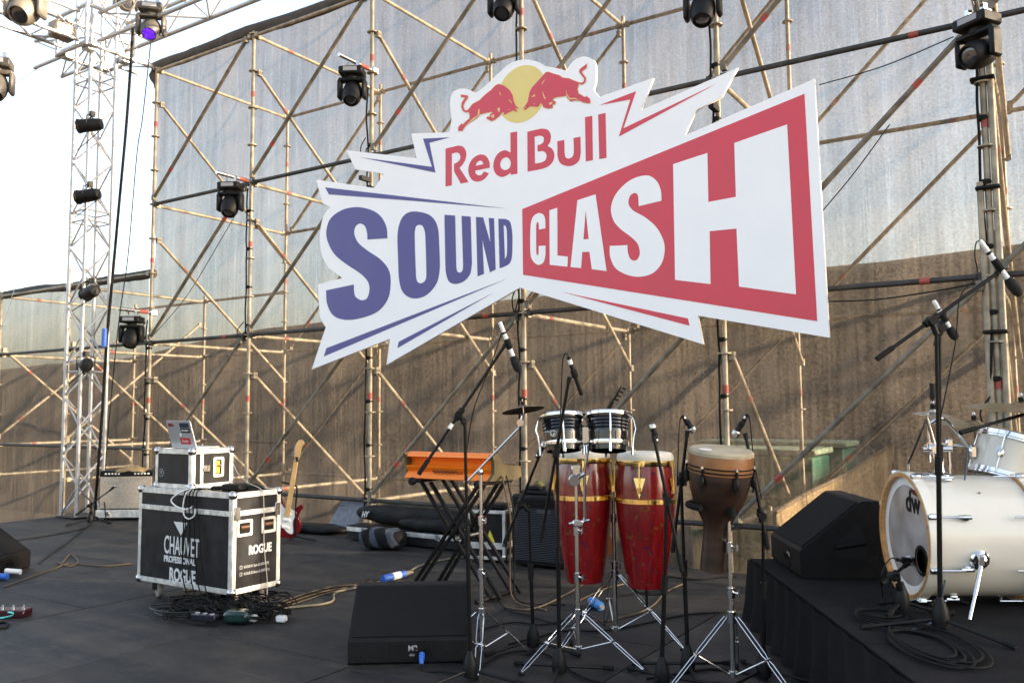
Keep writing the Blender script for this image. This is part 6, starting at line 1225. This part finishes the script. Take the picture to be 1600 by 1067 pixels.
cable('floor_cable', FL((1066, 912), (1040, 925), (1022, 944), (1000, 956), (975, 963), (945, 970), (910, 968)), .006, tanrope, 'tan cable running across the floor below the conga beside the djembe')
cable('floor_cable', FL((760, 905), (770, 925), (785, 945), (800, 955), (830, 962), (860, 972), (890, 976)), .005, rubber, 'black cable curving behind the cymbal stand')
cable('floor_cable', FL((795, 1006), (840, 995), (880, 985), (940, 985), (1000, 975), (1070, 960), (1130, 955), (1170, 945)), .006, rubber, 'long black cable crossing the floor among the tripod feet')
cable('floor_cable', FL((745, 985), (800, 972), (850, 975), (905, 960), (950, 935), (985, 928), (1030, 922)), .005, rubber, 'black cable winding past the blue plug')
cable('floor_cable', FL((1010, 1060), (1060, 1052), (1110, 1045), (1160, 1050), (1200, 1060)), .007, rubber, 'black cable lying along the front of the djembe stand')
cable('floor_cable', FL((1150, 900), (1120, 902), (1085, 905), (1040, 900), (1000, 902)), .006, rubber, 'black cable lying under the djembe')
cable('floor_cable', FL((-10, 848), (40, 842), (90, 834), (128, 826), (142, 820)), .006, rubber, 'black cable running along the stage edge to the short mic stand')
cable('floor_cable', FL((5, 917), (40, 904), (85, 888), (110, 880), (160, 884), (205, 880)), .006, tanrope, 'tan cable running from the edge monitor past the flight case')
cable('floor_cable', FL((95, 882), (110, 866), (122, 878), (105, 884), (90, 878)), .006, tanrope, 'small loop of tan cable standing on the dusty floor')
cable('floor_cable', FL((60, 880), (85, 862), (105, 848), (125, 832), (138, 822)), .005, rubber, 'black cable running toward the foot of the short mic stand')
cable('floor_cable', FL((-5, 975), (5, 971), (13, 974), (8, 980), (-8, 981)), .008, rubber, 'thick black cable end beside the red pedal')
p0 = fl(36, 966); t = thing('effects_pedal', 'dark red effects pedal with silver switches lying on the stage', 'pedal', p0); R3 = M4.Rotation(.55, 3, 'Z'); MB().box(p0 + R3 @ V((-.16, .06, .028)), (.32, .11, .05), R3, bev=.008).build('body', mat('dark red paint', (.035, .004, .008), .35, var=.1), t)
for k in range(4): MB().lathe([(.012, 0), (.012, .012), (.008, .014), (.008, .024), (0, .025)], 12, M4.Translation(p0 + R3 @ V((-.03 - .075 * k, .06, .053)))).build('switch', chrome, t)
cable('cyan_lead', [fl(-8, 966, .012), fl(8, 964, .012), fl(19, 961, .03), fl(20, 957, .05), fl(12, 956, .06)], .006, mat('cyan cable', (.06, .45, .45), .5), 'short cyan patch lead plugged into the red pedal')
# heap of leads under the flight case
r_ = random.Random(5); heap = MB()
for k in range(64):
    c = fl(r_.uniform(285, 440), r_.uniform(948, 970)); rx, ry = r_.uniform(.06, .24), r_.uniform(.04, .15); pts = []; ph = r_.uniform(0, 6); z = r_.uniform(.006, .09)
    for q in range(r_.randint(9, 15)):
        a = ph + q * .62; pts.append(c + V((rx * cos(a) * r_.uniform(.85, 1.1), ry * sin(a) * r_.uniform(.85, 1.1), max(.005, z + r_.uniform(-.02, .03)))))
    heap.path(cr(pts, 4), r_.choice((.0045, .005, .006)), 5)
o = heap.build('cable_heap', rubber, ang=80); tag(o, 'tangled heap of black leads on the floor under the flight case', 'cable heap'); o['kind'] = 'stuff'
cable('coiled_lead', [fl(250 + 4 * cos(k * .8), 955, .01) + V((.22 * cos(k * .5) + .2, .13 * sin(k * .5), .006 + .002 * k)) for k in range(26)], .006, mat('dark green cable', (.006, .012, .009), .5), 'coiled dark green lead beside the cable heap')
for k, (px, py, lab) in enumerate(((322, 940, 'dark blue power strip under the flight case edge'), (320, 952, 'second dark blue power strip in front of the first beside the cable heap'))):
    c = fl(px, py + 12, .05); b = MB(); b.box(c, (.2, .05, .045), M4.Rotation(.2, 3, 'Z'), bev=.006); t = thing('power_strip', lab, 'power strip', c); b.build('body', mat('navy plastic', (.005, .005, .014), .35), t)
    for q in range(3): MB().lathe([(0, 0), (.016, 0), (.016, .004), (0, .004)], 12, M4.Translation(c + M4.Rotation(.2, 3, 'Z') @ V((-.06 + .06 * q, 0, .0225)))).build('outlet', printg, t)
c = fl(372, 962, .05); b = MB(); b.box(c, (.17, .12, .08), M4.Rotation(.5, 3, 'Z'), bev=.02); tag(b.build('junction_box', mat('teal plastic', (.004, .022, .022), .3, var=.6, scale=30)), 'teal junction box half buried in the cable heap', 'junction box')
for px, py, lab in ((394, 965, 'white plug in the cable heap beside the teal box'), (440, 966, 'white charger block lying beside the cable heap')):
    c = fl(px, py, .03); b = MB(); b.box(c, (.07, .045, .042), M4.Rotation(.3, 3, 'Z'), bev=.008); tag(b.build('charger', white), lab, 'charger')
for k in range(5):
    c = fl(1440 + k * 6, 1003 + 5 * (k % 3), RZr + .008); pts = [c + U_ * (.22 + .03 * k) * cos(q * .5 + k) + V_ * (.10 + .012 * k) * sin(q * .5 + k) + V((0, 0, .002 * k)) for q in range(14)]; cable('riser_lead', pts, .006, rubber, 'black lead coiled on the riser beside the tall mic stand', 5, 'coiled leads on the drum riser')
for k in range(4):
    c = fl(1372 + k * 5, 955 + 4 * k, RZr + .008); pts = [c + U_ * (.12 + .02 * k) * cos(q * .5 + k) + V_ * (.10 + .012 * k) * sin(q * .5 + k) + V((0, 0, .002 * k)) for q in range(14)]; cable('riser_lead', pts, .005, rubber, 'black lead coiled on the riser in front of the bass drum port', 5, 'coiled leads by the bass drum')
cable('floor_cable', [fl(1200, 1000, .01), fl(1240, 1030, .01), fl(1275, 1050, .01), fl(1300, 1080, .01)], .008, rubber, 'thick black cable along the foot of the riser skirt')
